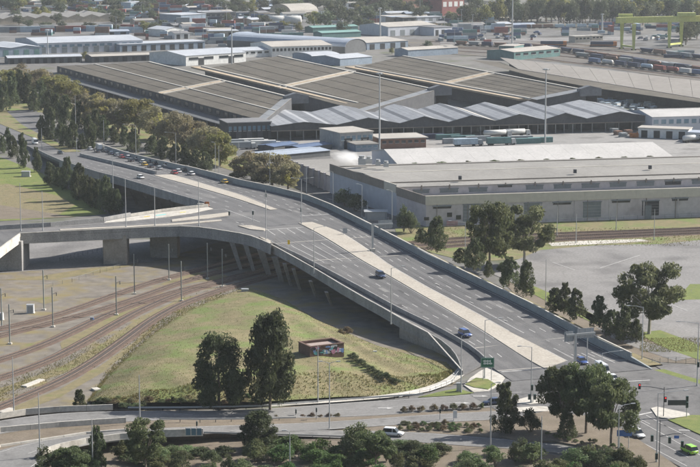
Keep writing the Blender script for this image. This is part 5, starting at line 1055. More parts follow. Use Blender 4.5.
# ---- generic small building from its front base corners in the photo
def shed(name, label, x0, y0, x1, y1, depth, hw, roof='gable', hr=1.5, wall='lav_wall', rmat='white_roof', cat='building', doors=0, windows=0, overhang=.4, ridge='along', npan=None, wm='glass', dm='wh_door', panes=False, group=None):
    a, b = P(x0, y0), P(x1, y1); f = Fr(a, b-a); U = (b-a).length; o = thing(name, label, cat, a, 0, group); Dp = depth; oh = overhang
    if roof == 'flat':
        part('wall', f.blk(0, U, 0, Dp, -.3, hw), M[wall], o); part('roof', f.blk(-oh, U+oh, -oh, Dp+oh, hw+.004, hw+.4), M[rmat], o)
    elif roof == 'gable' and ridge == 'along':
        pr = lambda u: [f.p(u,v,z) for v, z in ((0,-.3),(Dp,-.3),(Dp,hw),(Dp/2,hw+hr-.12),(0,hw))]
        part('wall', MB().prism(pr(0), pr(U)), M[wall], o); n_ = npan or max(1, int(U/14))
        for k in range(n_):
            s0, s1 = -oh+(U+2*oh)*k/n_+.02, -oh+(U+2*oh)*(k+1)/n_-.02; zz = hw-oh*hr/(Dp/2)+.1
            quadpart('roof_panel', [f.p(s0,-oh,zz), f.p(s1,-oh,zz), f.p(s1,Dp/2,hw+hr+.1), f.p(s0,Dp/2,hw+hr+.1)], rmat, o, .12); quadpart('roof_panel', [f.p(s0,Dp/2,hw+hr+.1), f.p(s1,Dp/2,hw+hr+.1), f.p(s1,Dp+oh,zz), f.p(s0,Dp+oh,zz)], rmat, o, .12)
        part('ridge_cap', f.blk(-oh, U+oh, Dp/2-.3, Dp/2+.3, hw+hr+.1, hw+hr+.25), M[rmat], o)
    elif roof == 'gable':
        pr = lambda v: [f.p(u,v,z) for u, z in ((0,-.3),(U,-.3),(U,hw),(U/2,hw+hr-.12),(0,hw))]
        part('wall', MB().prism(pr(Dp), pr(0)), M[wall], o); n_ = npan or max(1, int(Dp/14)); zz = hw-oh*hr/(U/2)+.1
        for k in range(n_):
            s0, s1 = -oh+(Dp+2*oh)*k/n_+.02, -oh+(Dp+2*oh)*(k+1)/n_-.02
            quadpart('roof_panel', [f.p(-oh,s0,zz), f.p(U/2,s0,hw+hr+.1), f.p(U/2,s1,hw+hr+.1), f.p(-oh,s1,zz)], rmat, o, .12); quadpart('roof_panel', [f.p(U/2,s0,hw+hr+.1), f.p(U+oh,s0,zz), f.p(U+oh,s1,zz), f.p(U/2,s1,hw+hr+.1)], rmat, o, .12)
    elif roof == 'vault':
        K = 10; arc = [(U/2-U/2*math.cos(math.pi*i/K)*1.02, hw+hr*math.sin(math.pi*i/K)) for i in range(K+1)] if ridge == 'deep' else [(Dp/2-Dp/2*math.cos(math.pi*i/K)*1.02, hw+hr*math.sin(math.pi*i/K)) for i in range(K+1)]
        if ridge == 'deep':
            ring = [(0,-.3)]+[(0,hw)]+[(a_, z-.15) for a_, z in arc[1:-1]]+[(U,hw),(U,-.3)]; part('wall', MB().prism([f.p(u,0,z) for u, z in ring], [f.p(u,Dp,z) for u, z in ring]), M[wall], o)
            for i in range(K): quadpart('roof_panel', [f.p(arc[i][0],-oh,arc[i][1]), f.p(arc[i+1][0],-oh,arc[i+1][1]), f.p(arc[i+1][0],Dp+oh,arc[i+1][1]), f.p(arc[i][0],Dp+oh,arc[i][1])], rmat, o, .15)
        else:
            ring = [(0,-.3)]+[(0,hw)]+[(a_, z-.15) for a_, z in arc[1:-1]]+[(Dp,hw),(Dp,-.3)]; part('wall', MB().prism([f.p(0,v,z) for v, z in ring][::-1], [f.p(U,v,z) for v, z in ring][::-1]), M[wall], o)
            for i in range(K): quadpart('roof_panel', [f.p(-oh,arc[i][0],arc[i][1]), f.p(U+oh,arc[i][0],arc[i][1]), f.p(U+oh,arc[i+1][0],arc[i+1][1]), f.p(-oh,arc[i+1][0],arc[i+1][1])], rmat, o, .15)
    elif roof == 'saw':
        part('wall', f.blk(0, U, 0, Dp, -.3, hw), M[wall], o); n_ = npan or max(2, int(U/18))
        for k in range(n_):
            s0, s1, sm2 = U*k/n_, U*(k+1)/n_, U*(k+.5)/n_
            part('gable', MB().add([f.p(s0,0.0,hw), f.p(s1,0.0,hw), f.p(sm2,0.0,hw+hr-.1)], [(0,1,2)]), M[wall], o)
            quadpart('roof_panel', [f.p(s0,-oh,hw+.05), f.p(sm2,-oh,hw+hr), f.p(sm2,Dp,hw+hr), f.p(s0,Dp,hw+.05)], rmat, o, .1); quadpart('roof_panel', [f.p(sm2,-oh,hw+hr), f.p(s1,-oh,hw+.05), f.p(s1,Dp,hw+.05), f.p(sm2,Dp,hw+hr)], rmat, o, .1)
    for k in range(doors): c = U*(k+.5)/doors; w_ = min(5, U/doors*.5); part('door', f.blk(c-w_/2, c+w_/2, -.08, -.004, .02, min(hw*.8, 5)), M[dm], o)
    for k in range(windows):
        c = U*(k+.5)/windows; w_ = U/windows*.62; wo = part('window', f.blk(c-w_/2, c+w_/2, -.07, -.003, hw*.55, hw*.82), M[wm], o); part('sill', f.blk(c-w_/2-.1, c+w_/2+.1, -.18, -.075, hw*.52, hw*.55-.003), M['galv'], wo)
    o['_'] = 0; del o['_']; return o, f, U
for n_, c in dict(brickwall=(.2,.115,.085), officewall=(.3,.31,.31), beige=(.44,.4,.34), bluegrey=(.22,.27,.33), teal=(.1,.19,.185), whitewall=(.62,.62,.6), redwall=(.24,.09,.08), darkgrey=(.1,.105,.11), tanwall=(.36,.31,.24), limey=(.46,.48,.17)).items(): M[n_] = mat(n_, c, None, .12, .08, fine=8)
clad('roof_pale', (.3,.28,.25), 1, AN1, c2=(.4,.375,.34), var=.14); clad('roof_blue', (.25,.29,.35), 1, AN1, c2=(.33,.37,.43)); clad('roof_teal', (.16,.28,.26), 1, AN1); clad('roof_red', (.33,.14,.11), 1, AN1); clad('roof_dgrey', (.17,.17,.175), 1, AN1); clad('roof_bluewhite', (.31,.335,.37), 1, AN1, c2=(.41,.43,.46), var=.14)
# ---- yard buildings before the market
shed('office_building', 'flat roofed brick office by the floodlight mast', 381, 149, 426, 147.5, 18, 4.6, 'flat', wall='brickwall', rmat='roof_pale', windows=7, doors=0, overhang=.9)
shed('office_building', 'two storey glass walled office left of the brick office', 340, 149.5, 373, 147.5, 22, 7.5, 'flat', wall='officewall', rmat='roof_pale', windows=6, wm='bglass', doors=2, dm='glass')
shed('office_building', 'small low wing beside the glass walled office', 356, 152, 378, 151, 12, 3.2, 'flat', wall='bluegrey', rmat='grey_roof', windows=4, wm='bglass')
shed('factory_building', 'beige flat roofed building with buttresses left of the steam plume', 291, 176, 330, 192, 22, 6.2, 'flat', wall='wh_wall', rmat='grey_roof', cat='factory', overhang=.2)
bA, bB = P(291,176), P(330,192); fb = Fr(bA, bB-bA); ub_ = (bB-bA).length
ft_ = [o for o in COL.objects if o.name.startswith('factory_building')][0]
for k in range(7): u = ub_*(k+.3)/7; part('buttress', fb.blk(u-.4, u+.4, -1.0, -.01, -.2, 7.2), M['wh_wall'], ft_)
shed('low_shed', 'long low blue sheeted roof in the yard left of the offices', 268, 162, 330, 156, 16, 2.6, 'gable', .6, wall='darkgrey', rmat=None or 'roof_bluesheet' if False else 'roof_blue', cat='shed')
M['tarp'] = mat('blue_sheet', (.08,.12,.2), (.12,.16,.25), .2, .3, .5)
for i, (x0, y0, x1, y1) in enumerate(((274,152,298,148.5),(300,153,332,149))): shed('sheet_shelter', f'blue sheeted low shelter {"at left" if i == 0 else "at right"} before the market', x0, y0, x1, y1, 10, 2.4, 'gable', .5, wall='darkgrey', rmat='tarp', cat='shelter')
shed('white_building', 'white flat roofed building with blue wall at the right of the yard', 652, 133, 720, 131, 34, 8, 'gable', 2, wall='lav_wall', rmat='white_roof', windows=9, wm='bglass')
shed('awning_shed', 'low open white shed before the white building at right', 638, 137.5, 688, 139.5, 10, 4.6, 'flat', wall='whitewall', rmat='roof_pale', doors=4, dm='dark', cat='shed')
shed('loading_shed', 'small white shed at the far right edge of the yard', 688, 141.5, 720, 143, 10, 4.2, 'flat', wall='whitewall', rmat='roof_blue', doors=2, dm='dark', cat='shed')
# ---- market: zig-zag canopies
cz = 7.2
cA, cB = P(271,126,cz), P(652,116.5,cz); FC = Fr(cA, cB-cA); UC = (cB-cA).length; DC = 60.0
def cu(x): return (P(x, 126-(x-271)*.025, cz)-FC.A).dot(FC.e)
vx = [271,336,399,448,495,543,586,652]
for i in range(7):
    x0, x1 = vx[i], vx[i+1]; u0, u1 = cu(x0), cu(x1); um = (u0+u1)/2; zr = cz+(3.1 if i else 1.8)
    o = thing('market_canopy', f'folded grey market canopy with dark open front, {nth(i+1)} gable from the left', 'canopy', FC.p(u0,0,0), 0, 'zig-zag market canopies')
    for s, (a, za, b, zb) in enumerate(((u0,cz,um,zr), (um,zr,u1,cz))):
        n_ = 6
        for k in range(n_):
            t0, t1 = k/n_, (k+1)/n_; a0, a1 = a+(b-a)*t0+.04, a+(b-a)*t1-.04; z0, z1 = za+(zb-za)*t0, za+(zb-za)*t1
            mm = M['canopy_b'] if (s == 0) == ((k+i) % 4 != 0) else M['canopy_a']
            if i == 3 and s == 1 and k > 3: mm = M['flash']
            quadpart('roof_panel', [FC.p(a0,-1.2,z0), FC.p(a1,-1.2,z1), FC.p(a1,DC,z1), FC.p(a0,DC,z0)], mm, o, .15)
    part('gable_sheet', MB().prism([FC.p(u0+.1,-.02,cz-2.2), FC.p(u1-.1,-.02,cz-2.2), FC.p(u1-.1,-.02,cz-.2), FC.p(um,-.02,zr-.25), FC.p(u0+.1,-.02,cz-.2)][::-1], [FC.p(u0+.1,.2,cz-2.2), FC.p(u1-.1,.2,cz-2.2), FC.p(u1-.1,.2,cz-.2), FC.p(um,.2,zr-.25), FC.p(u0+.1,.2,cz-.2)][::-1]), M['dark_wall'], o)
    part('front_beam', FC.blk(u0, u1, -.4, -.05, cz-2.7, cz-2.25), M['wh_brown'], o)
    part('back_wall', FC.blk(u0, u1, 14, 14.3, 0, cz-.3), M['dark_wall'], o)
    for k in range(5): u = u0+(u1-u0)*(k+.5)/5; part('column', FC.blk(u-.2, u+.2, .3, .7, 0, cz-2.3), M['beam'], o)
    for k in range(3): u = u0+(u1-u0)*(k+.4)/3; part('roller_door', FC.blk(u, u+4, 13.9, 13.99, .1, 3.6), M['wh_door'] if (k+i) % 2 else M['dark'], o)
# ---- market: long halls (near eave line and ridge line read from the photo)
def hall(label, en, es, rn, rs_, ze_, zr_, mon=True, rm='hall_roof', cuts=(), flash=True, fe=None, name='market_hall', endwall=True, drop=6.0, linef=None):
    a, b, c, d = P(*en, ze_), P(*es, ze_), P(*rs_, zr_), P(*rn, zr_); o = thing(name, label, 'market hall', V2(b, 0)); ax = (b-a).normalized(); n_ = 12
    back = lambda p: Vector((p.x+ax.y*-drop, p.y+ax.x*drop, p.z-1.2)) if False else Vector((p.x+6.5, p.y+2.7, zr_-1.6))
    for k in range(n_):
        t0, t1 = k/n_+.0006, (k+1)/n_-.0006
        quadpart('roof_panel', [a.lerp(b,t0), a.lerp(b,t1), d.lerp(c,t1), d.lerp(c,t0)], rm, o, .3)
        quadpart('back_slope', [d.lerp(c,t0), d.lerp(c,t1), back(d.lerp(c,t1)), back(d.lerp(c,t0))], rm, o, .3)
    part('wall', MB().add([V2(a,-.3), V2(b,-.3), b-Vector((0,0,.3)), a-Vector((0,0,.3))], [(0,1,2,3)]), M['dark_wall'], o)
    if endwall: part('end_wall', MB().add([V2(b,-.3), V2(c,-.3), c-Vector((0,0,.3)), b-Vector((0,0,.3))], [(0,1,2,3)]), M['dark_wall'], o); 
    part('rear_wall', MB().add([V2(back(c),-.3), V2(back(d),-.3), back(d)-Vector((0,0,.3)), back(c)-Vector((0,0,.3))], [(0,1,2,3)]), M['dark_wall'], o)
    def bar(p, q, w_, h_, m, nm):
        dv = (q-p); dv.z = 0; dv.normalize(); s = Vector((-dv.y, dv.x, 0))*w_/2; part(nm, MB().prism([p-s, q-s, q+s, p+s], [v+Vector((0,0,h_)) for v in (p-s, q-s, q+s, p+s)]), M[m], o)
    if flash:
        for k in range(8): bar(d.lerp(c, k/8), d.lerp(c, (k+.995)/8), 1.5, .4, 'flash', 'ridge_flashing')
    if linef:
        for t0 in linef: bar(a.lerp(d, t0), b.lerp(c, t0), 1.0, .3, 'flash', 'roof_flashing')
    for t0, w_ in cuts:
        p, q = a.lerp(b, t0), d.lerp(c, t0+.0); dv = (b-a).normalized()*w_; bar(p, q, .8, .5, 'flash', 'cross_parapet'); bar(p+dv, q+dv, .8, .5, 'flash', 'cross_parapet')
        quadpart('cross_gutter', [p+Vector((0,0,.1)), p+dv+Vector((0,0,.1)), q+dv+Vector((0,0,.1)), q+Vector((0,0,.1))], 'tan', o, .1)
    for k in range(1, 24):
        for t1 in (.3, .62):
            if rm == 'hall_roof' and (k*7+int(t1*10)) % 7 == 2: v0 = a.lerp(b, k/24).lerp(d.lerp(c, k/24), t1+.05*math.sin(k)); part('roof_vent', MB().box((v0.x, v0.y, v0.z+.4), (1.1,1.1,1.0), .4), M['canopy_a'], o)
    for t1 in ((.2, .4, .6, .8) if rm == 'hall_roof' else ()): bar(a.lerp(d, t1), b.lerp(c, t1), .18, .14, 'hall_roof' if rm == 'hall_roof' else 'long_roof', 'roof_seam')
    # translucent end bay and end monitor
    quadpart('end_bay', [b-(b-a).normalized()*9+Vector((0,0,.12)), b+Vector((0,0,.12)), c+Vector((0,0,.12)), c-(b-a).normalized()*9+Vector((0,0,.12))], 'sky_strip', o, .1)
    if mon:
        f = (c-d).normalized(); f.z = 0; f.normalize(); s = Vector((-f.y, f.x, 0)); m0 = c-f*2
        ring = lambda p: [p-s*4+Vector((0,0,-3)), p+s*9+Vector((0,0,-3)), p+s*9+Vector((0,0,1)), p+s*2+Vector((0,0,2.6)), p-s*4+Vector((0,0,1))]
        part('roof_monitor', MB().prism(ring(m0-f*1), ring(m0+f*3)), M['canopy_a'], o)
    return o, a, b, c, d
h1, a1, b1, c1, d1 = hall('long brown roofed market hall nearest the autumn trees', (57,66), (264,121), (149,62), (292,98), 8.5, 13, linef=(.42,), cuts=((.56,8),))
h1b = part('side_gallery', MB().prism([V2(p, z) for p, z in ((a1+Vector((-9,-4,0)),3.4),(b1+Vector((-9,-4,0)),3.4),(b1+Vector((-.4,0,0)),3.6),(a1+Vector((-.4,0,0)),3.6))], [V2(p, z) for p, z in ((a1+Vector((-9,-4,0)),3.9),(b1+Vector((-9,-4,0)),3.9),(b1+Vector((-.4,0,0)),4.4),(a1+Vector((-.4,0,0)),4.4))]), M['darkgrey'], h1)
for k in range(60):                                    # bays of the long dark side of the hall
    p = a1.lerp(b1, (k+.5)/60)-Vector((.25,.1,0)); part('bay_window', MB().box((p.x, p.y, 6.4), (.12, 4.2, 2.4), math.atan2((b1-a1).y, (b1-a1).x)-math.pi/2), M['glass'] if k % 2 else M['dark_wall'], h1)
for k in range(30): p = a1.lerp(b1, (k+.5)/30)-Vector((8.8,3.9,0)); part('gallery_post', MB().box((p.x, p.y, 1.7), (.4,.4,3.6)), M['beam'], h1)
hall('middle brown roofed market hall with white cross parapets', (205,68.5), (363,111.5), (278,56), (436,90), 8.5, 13.5, cuts=((.5,9),))
hall('right brown roofed market hall with white cross parapets', (356,67.5), (537,100), (403,56), (586,90.5), 8.5, 13, cuts=((.52,9),))
hall('long pale roofed shed along the rail yard behind the market', (518,69), (735,104), (500,57.5), (735,85), 7.5, 9.5, mon=False, rm='long_roof', flash=False, name='long_shed')
solo('low_roof', MB().poly([P(x, y, 7.3) for x, y in ((470,60),(500,62),(518,69.5),(735,104.5),(735,107.5),(592,87.5),(540,78))]), M['hall_roof'], 'low brown roof strip between the right hall and the pale long shed', 'roof')
# walkway strips between the halls
for i, (p, q, m, lab) in enumerate((((196,66.5),(352,103),'tan','tan gutter walkway between the near and middle market halls'), ((350,66.5),(524,98.5),'tan','tan gutter walkway between the middle and right market halls'))):
    a, b = P(*p, 9), P(*q, 9); s = Vector((3.2,1.3,0)); solo('gutter_walkway', MB().prism([a-s-Vector((0,0,1)), b-s-Vector((0,0,1)), b+s-Vector((0,0,1)), a+s-Vector((0,0,1))], [a-s, b-s, b+s, a+s]), M[m], lab, 'walkway')
    a2, b2 = P(p[0]+6, p[1], 9.3), P(q[0]+6, q[1], 9.3); s2 = s*.22
    for k in range(10): u, v = a2.lerp(b2, k/10), a2.lerp(b2, (k+.99)/10); 
    solo('white_gutter', MB().prism([a2-s2-Vector((0,0,.6)), b2-s2-Vector((0,0,.6)), b2+s2-Vector((0,0,.6)), a2+s2-Vector((0,0,.6))], [a2-s2+Vector((0,0,.4)), b2-s2+Vector((0,0,.4)), b2+s2+Vector((0,0,.4)), a2+s2+Vector((0,0,.4))]), M['flash'], ('bright white gutter along the middle market hall','bright white gutter along the right market hall')[i], 'gutter')
# end block of the near hall (dark two storey front with balcony)
shed('market_office', 'dark two storey end block of the market below the near hall', 228, 141, 271, 139.5, 18, 8.5, 'flat', wall='dark_wall', rmat='roof_dgrey', windows=9, wm='bglass', doors=4, dm='dark')
# ------------------------------------------------------------------ yard vehicles and stock before the market
for n_, c in dict(c_red=(.26,.09,.075), c_blue=(.1,.14,.23), c_grey=(.26,.28,.29), c_teal=(.11,.2,.195), c_white=(.5,.5,.48), c_brown=(.19,.115,.085), c_navy=(.04,.05,.09), c_pale=(.36,.44,.5), c_orange=(.45,.16,.04)).items(): M[n_] = mat(n_, c, None, .14, .25, .6, fine=6)
CN = dict(c_red='red', c_blue='blue', c_grey='grey', c_teal='teal', c_white='white', c_brown='brown', c_navy='dark navy', c_pale='pale blue', c_orange='orange')
def box_proto(L):
    b = MB(); n_ = int(L/.6)
    b.box((0,0,1.3), (L,2.3,2.5))
    for k in range(n_): x = -L/2+(k+.5)*L/n_; b.box((x,0,1.3), (L/n_*.5,2.42,2.3))
    return b
_cm = {}
def container(x, y, col, rz, label, z=0.0, L=12.2, group='shipping containers'):
    p = P(x, y, 0)+Vector((0,0,z)); o = thing('shipping_container', label, 'container', p, rz, group)
    for nm, mk_ in (('body', lambda: box_proto(L)), ('door', lambda: MB().box((L/2+.03,0,1.3), (.08,2.2,2.4)))):
        key = (nm, L, col)
        if key not in _cm: _cm[key] = mesh_of(nm, mk_(), M[col])
        c = bpy.data.objects.new(nm, _cm[key]); COL.objects.link(c); c.parent = o
    return o
def truck(x, y, rz, cab, body, label, tank=False):
    p = P(x, y, 0); o = thing('truck', label, 'truck', p, rz, 'parked trucks'); 
    part('cab', MB().prism([(4,-1.2,.6),(6.4,-1.2,.6),(6.4,1.2,.6),(4,1.2,.6)], [(4,-1.15,3),(5.9,-1.15,3),(5.9,1.15,3),(4,1.15,3)]), M[cab], o, local=True); part('windscreen', MB().add([(6.27,-1,1.9),(6.27,1,1.9),(5.98,1,2.85),(5.98,-1,2.85)], [(0,1,2,3)]), M['glass'], o, local=True)
    if tank: part('tank', MB().tube([(-8,0,2.3),(-7.6,0,2.3),(3.4,0,2.3),(3.7,0,2.3)], [.6,1.3,1.3,.6], 12), M[body], o, True, True)
    else: part('trailer', MB().box((-2.2,0,2.3), (11.8,2.45,2.7)), M[body], o, local=True)
    part('chassis', MB().box((-1,0,.8), (13.5,1.6,.3)), M['black'], o, local=True)
    for wx in (5.2, 1.8, -5.5, -6.8):
        for s in (-1, 1): part('wheel', MB().tube([(wx,s*1.2-.15,.5),(wx,s*1.2+.15,.5)], [.5,.5], 10), M['black'], o, local=True)
    return o
truck(499, 137, AN1, 'c_white', 'c_white', 'white tanker truck, left of the two in the market yard', True); truck(518, 136, AN1, 'c_white', 'c_white', 'white tanker truck, right of the two in the market yard', True)
truck(470, 146, AN1, 'c_grey', 'c_pale', 'grey truck parked in the market yard left of the mast'); truck(503, 145, AN1, 'c_white', 'c_teal', 'teal truck parked below the white tankers')
truck(696, 142, AN1+.3, 'c_white', 'c_white', 'white tank truck at the far right of the yard', True); truck(36.5, 60, AN1, 'c_blue', 'c_white', 'white truck parked before the upper left depot')
for i, (x, y, c) in enumerate(((448,139.5,'c_teal'),(463,140.8,'c_teal'),(478,141.2,'c_grey'),(528,143.5,'c_teal'),(540,142.5,'c_teal'),(520,141,'c_grey'),(432,139,'c_navy'),(455,143.5,'c_grey'))): container(x, y, c, AN1, f'dark {CN[c]} container in the market yard, {nth(i+1)} listed from the offices', group='containers in the market yard')
for i, (x, y, c) in enumerate(((618,135,'c_brown'),(623,137,'c_grey'),(634,137.5,'c_orange'),(641,136,'c_orange'),(628,134,'c_brown'),(614,132.5,'c_grey'))):
    p = P(x, y); o = thing('pallet_stack', f'stack of {CN[c]} pallets in the right yard corner, {nth(i+1)} of the heap', 'pallets', p, AN1, 'pallet stacks in the yard')
    for k in range(4): part('pallet', MB().box((0,0,.3+k*.55), (4-.3*(k % 2),2.6,.4), .1*k), M[c], o, local=True)
for i, (x, y) in enumerate(((236,147),(256,146),(243,149.5),(268,148))): truck(x, y, AN1, 'c_white', 'c_white' if i % 2 else 'c_grey', f'delivery truck before the dark market end block, {nth(i+1)} of four')
for i in range(26):                                    # stock under and before the canopies
    x = random.uniform(590, 650); y = random.uniform(103, 110)
# heap of stored goods between the last canopy and the long shed
for i in range(34):
    x = random.uniform(596, 655); y = 101+random.uniform(-2, 6)+(x-596)*.12; p = P(x, y, 0); o = thing('stored_crate', f'pale stored crate behind the last canopy, {nth(i+1)} of the heap', 'crate', p, random.random(), 'stored crates behind the last canopy')
    s = random.uniform(1.2, 2.4); part('box', MB().box((0,0,s/2), (s*1.6,s,s)), M['c_white' if i % 3 else 'c_grey'], o, local=True); part('lid', MB().box((0,0,s+.06), (s*1.65,s*1.05,.12)), M['c_pale'], o, local=True)
# ------------------------------------------------------------------ far depot and terminal (upper left)
shed('depot_shed', 'long low pale blue roofed shed before the upper left depot', 8, 64.5, 82, 62.5, 14, 4.5, 'gable', 1.2, wall='darkgrey', rmat='roof_bluewhite', doors=9, dm='dark', cat='shed')
shed('depot_shed', 'low pale roofed shed right of the round tree', 92, 63, 176, 60, 16, 4.5, 'gable', 1.0, wall='darkgrey', rmat='roof_pale', doors=9, dm='dark', cat='shed')
shed('depot_building', 'large white roofed depot hall at upper left', 38, 54, 143, 50.5, 62, 8, 'gable', 2.4, wall='lav_wall', rmat='roof_bluewhite', doors=10, windows=14, wm='bglass')
shed('depot_building', 'pale blue roofed depot wing at the left edge', -20, 58, 42, 55.5, 50, 6.5, 'saw', 1.6, wall='bluegrey', rmat='roof_bluewhite', doors=6, dm='teal')
shed('depot_building', 'long white flat canopy right of the upper left depot', 120, 52, 205, 48.5, 22, 5.5, 'flat', wall='bluegrey', rmat='roof_bluewhite', doors=9, dm='dark')
shed('white_shed', 'small white shed with dark open end', 165, 37, 184, 36, 26, 6, 'gable', 2, wall='whitewall', rmat='roof_bluewhite', ridge='across', doors=1, dm='dark', cat='shed')
shed('saw_roof_shed', 'long tan saw-tooth roofed shed at far upper left', -30, 25.5, 115, 21.5, 70, 5, 'saw', 2.6, wall='tanwall', rmat='roof_pale', cat='shed', npan=9)
for i, (x, c, L) in enumerate(((3,'c_grey',12.2),(13,'c_grey',12.2),(23,'c_pale',12.2),(35,'c_pale',12.2),(49,'c_navy',12.2),(58,'c_brown',12.2),(70,'c_blue',12.2),(79,'c_blue',12.2),(90,'c_pale',12.2),(102,'c_teal',12.2),(112,'c_teal',12.2))):
    for z in (0, 2.62): container(x, 32.6-x*.012, c if not (z and 66 < x < 82) else 'c_red', AN1*.6, f'{"upper" if z else "lower"} {CN[c]} container in the long far row, {nth(i+1)} from the left', z, L, 'containers of the far left row')
stk = [(150,27,'c_blue'),(163,26.5,'c_red'),(158,22,'c_grey'),(172,21,'c_blue'),(183,26,'c_grey'),(148,21,'c_grey'),(176,13,'c_red'),(186,12,'c_grey'),(165,12,'c_blue'),(152,11,'c_brown'),(140,10,'c_grey'),(193,20,'c_pale'),(204,20,'c_grey'),(199,27,'c_red'),(168,31,'c_red'),(196,33,'c_brown'),(228,24,'c_brown'),(240,27,'c_brown'),(214,25,'c_navy'),(160,7,'c_red'),(172,7,'c_red'),(183,6,'c_grey')]
for i, (x, y, c) in enumerate(sorted(stk)):
    for z in range(2+(i*7) % 2): container(x, y, c if z != 1 else stk[(i*5) % 22][2], AN1*(.4+.3*(i % 3)), f'container at level {("one","two","three")[z]} of the {nth(i+1)} stack from the left in the terminal', z*2.62, group='stacked terminal containers')
def reach(x, y, m, label):
    p = P(x, y); o = thing('container_lifter', label, 'lifter', p); part('body', MB().box((0,0,1.6), (7,3,2)), M[m], o, local=True); part('cab', MB().box((1,0,3.4), (2,1.6,1.8)), M['glass'], o, local=True); part('boom', MB().tube([(-2.5,0,2.6),(6,0,9)], [.5,.35], 6), M[m], o, local=True); part('spreader', MB().box((6.2,0,8.4), (.8,6,.5)), M[m], o, local=True)
    for wx in (-2.4, 2.4):
        for s in (-1, 1): part('wheel', MB().tube([(wx,s*1.5-.2,.8),(wx,s*1.5+.2,.8)], [.8,.8], 10), M['black'], o, local=True)
reach(134, 22, 'c_red', 'red container lifter in the far terminal')
# upper middle
shed('workshop', 'grey roofed workshop behind the near market hall', 186, 66, 246, 62, 44, 7, 'gable', 2.2, wall='whitewall', rmat='roof_bluewhite', windows=4, doors=2, dm='dark')
shed('colonnade_hall', 'pale roofed hall with white columned wall', 272, 57, 332, 55, 45, 7.5, 'gable', 2.4, wall='whitewall', rmat='roof_pale', windows=16, wm='dark')
shed('market_stores', 'white low roofed store left of the columned hall', 236, 58, 270, 56.5, 26, 5, 'gable', 1.5, wall='whitewall', rmat='roof_bluewhite', windows=5)
shed('vault_hall', 'blue grey barrel vaulted hall with skylight slots', 345, 53.5, 366, 51.5, 120, 5, 'vault', 5.5, wall='darkgrey', rmat='roof_blue', ridge='deep')
shed('low_hall', 'pale roofed low hall right of the vaulted hall', 367, 50, 408, 47.5, 55, 5.5, 'gable', 1.8, wall='bluegrey', rmat='roof_pale', doors=4, dm='dark')
shed('low_hall', 'small pale curved hall in front of the vaulted hall', 312, 63.5, 340, 62, 26, 5, 'vault', 2, wall='bluegrey', rmat='roof_bluewhite', windows=4)
shed('low_hall', 'pale grey low hall beside the right market hall roof', 340, 66, 372, 63.5, 30, 5, 'gable', 1.6, wall='bluegrey', rmat='roof_bluewhite')
shed('pale_annex', 'narrow pale roofed annex behind the right market hall', 408, 57, 458, 54, 16, 5, 'gable', 1.4, wall='bluegrey', rmat='roof_pale', cat='shed')
for i, (x, y) in enumerate(((250,41),(265,40.2),(281,39.4),(296,38.8))):
    for z in (0, 2.62): container(x, y, 'c_teal', AN1*.5, f'{"upper" if z else "lower"} teal container of the teal row, {nth(i+1)} from the left', z, group='teal container row')
shed('teal_shed', 'long teal roofed shed, upper of the two', 313, 33, 358, 31.2, 14, 4.5, 'gable', 1.2, wall='teal', rmat='roof_teal', cat='shed'); shed('teal_shed', 'long teal roofed shed, lower of the two', 322, 38.5, 361, 36.8, 14, 4.5, 'gable', 1.2, wall='teal', rmat='roof_teal', cat='shed')
for i, (x, y, c) in enumerate(((208,38,'c_teal'),(216,39,'c_teal'),(205,33,'c_white'),(217,33,'c_red'),(226,34,'c_teal'),(226,42,'c_teal'),(212,44,'c_grey'),(184,36,'c_white'),(190,35.5,'c_white'),(222,47,'c_grey'))): container(x, y, c, AN1*.5, f'{CN[c]} container loose in the middle terminal, {nth(i+1)} counted', 0, 6.1, 'loose terminal containers')
for i, x in enumerate((276, 292)):
    p = P(x, 24.5); o = thing('storage_tank', ('white lying storage tank, left of two far behind','white lying storage tank, right of two far behind')[i], 'tank', p); part('shell', MB().tube([(-9,0,4.4),(-8,0,4.4),(8,0,4.4),(9,0,4.4)], [2.2,3.9,3.9,2.2], 16), M['c_white'], o, True, True)
    for s in (-5, 5): part('saddle', MB().box((s,0,.9), (1.4,6,1.9)), M['concrete'], o, local=True)
shed('curved_store', 'pale barrel roofed store among the far trees', 291, 18, 318, 17, 40, 5, 'vault', 8, wall='tanwall', rmat='roof_pale')
shed('frame_building', 'dark open framed building in the far terminal', 206, 21.5, 236, 20.5, 20, 8, 'flat', wall='darkgrey', rmat='roof_dgrey', windows=6, doors=3, dm='dark'); shed('grey_block', 'grey warehouse block left of the dark framed building', 181, 25, 206, 23.5, 30, 9, 'flat', wall='bluegrey', rmat='roof_bluewhite')
shed('white_terminal_office', 'white terminal office by the container stacks', 131, 11.5, 146, 10.5, 14, 9, 'flat', wall='c_pale', rmat='roof_bluewhite', windows=6, wm='bglass')
shed('far_office', 'pale far office at the top edge', 268, 8, 300, 6.5, 20, 8, 'gable', 2, wall='bluegrey', rmat='roof_bluewhite', windows=8)
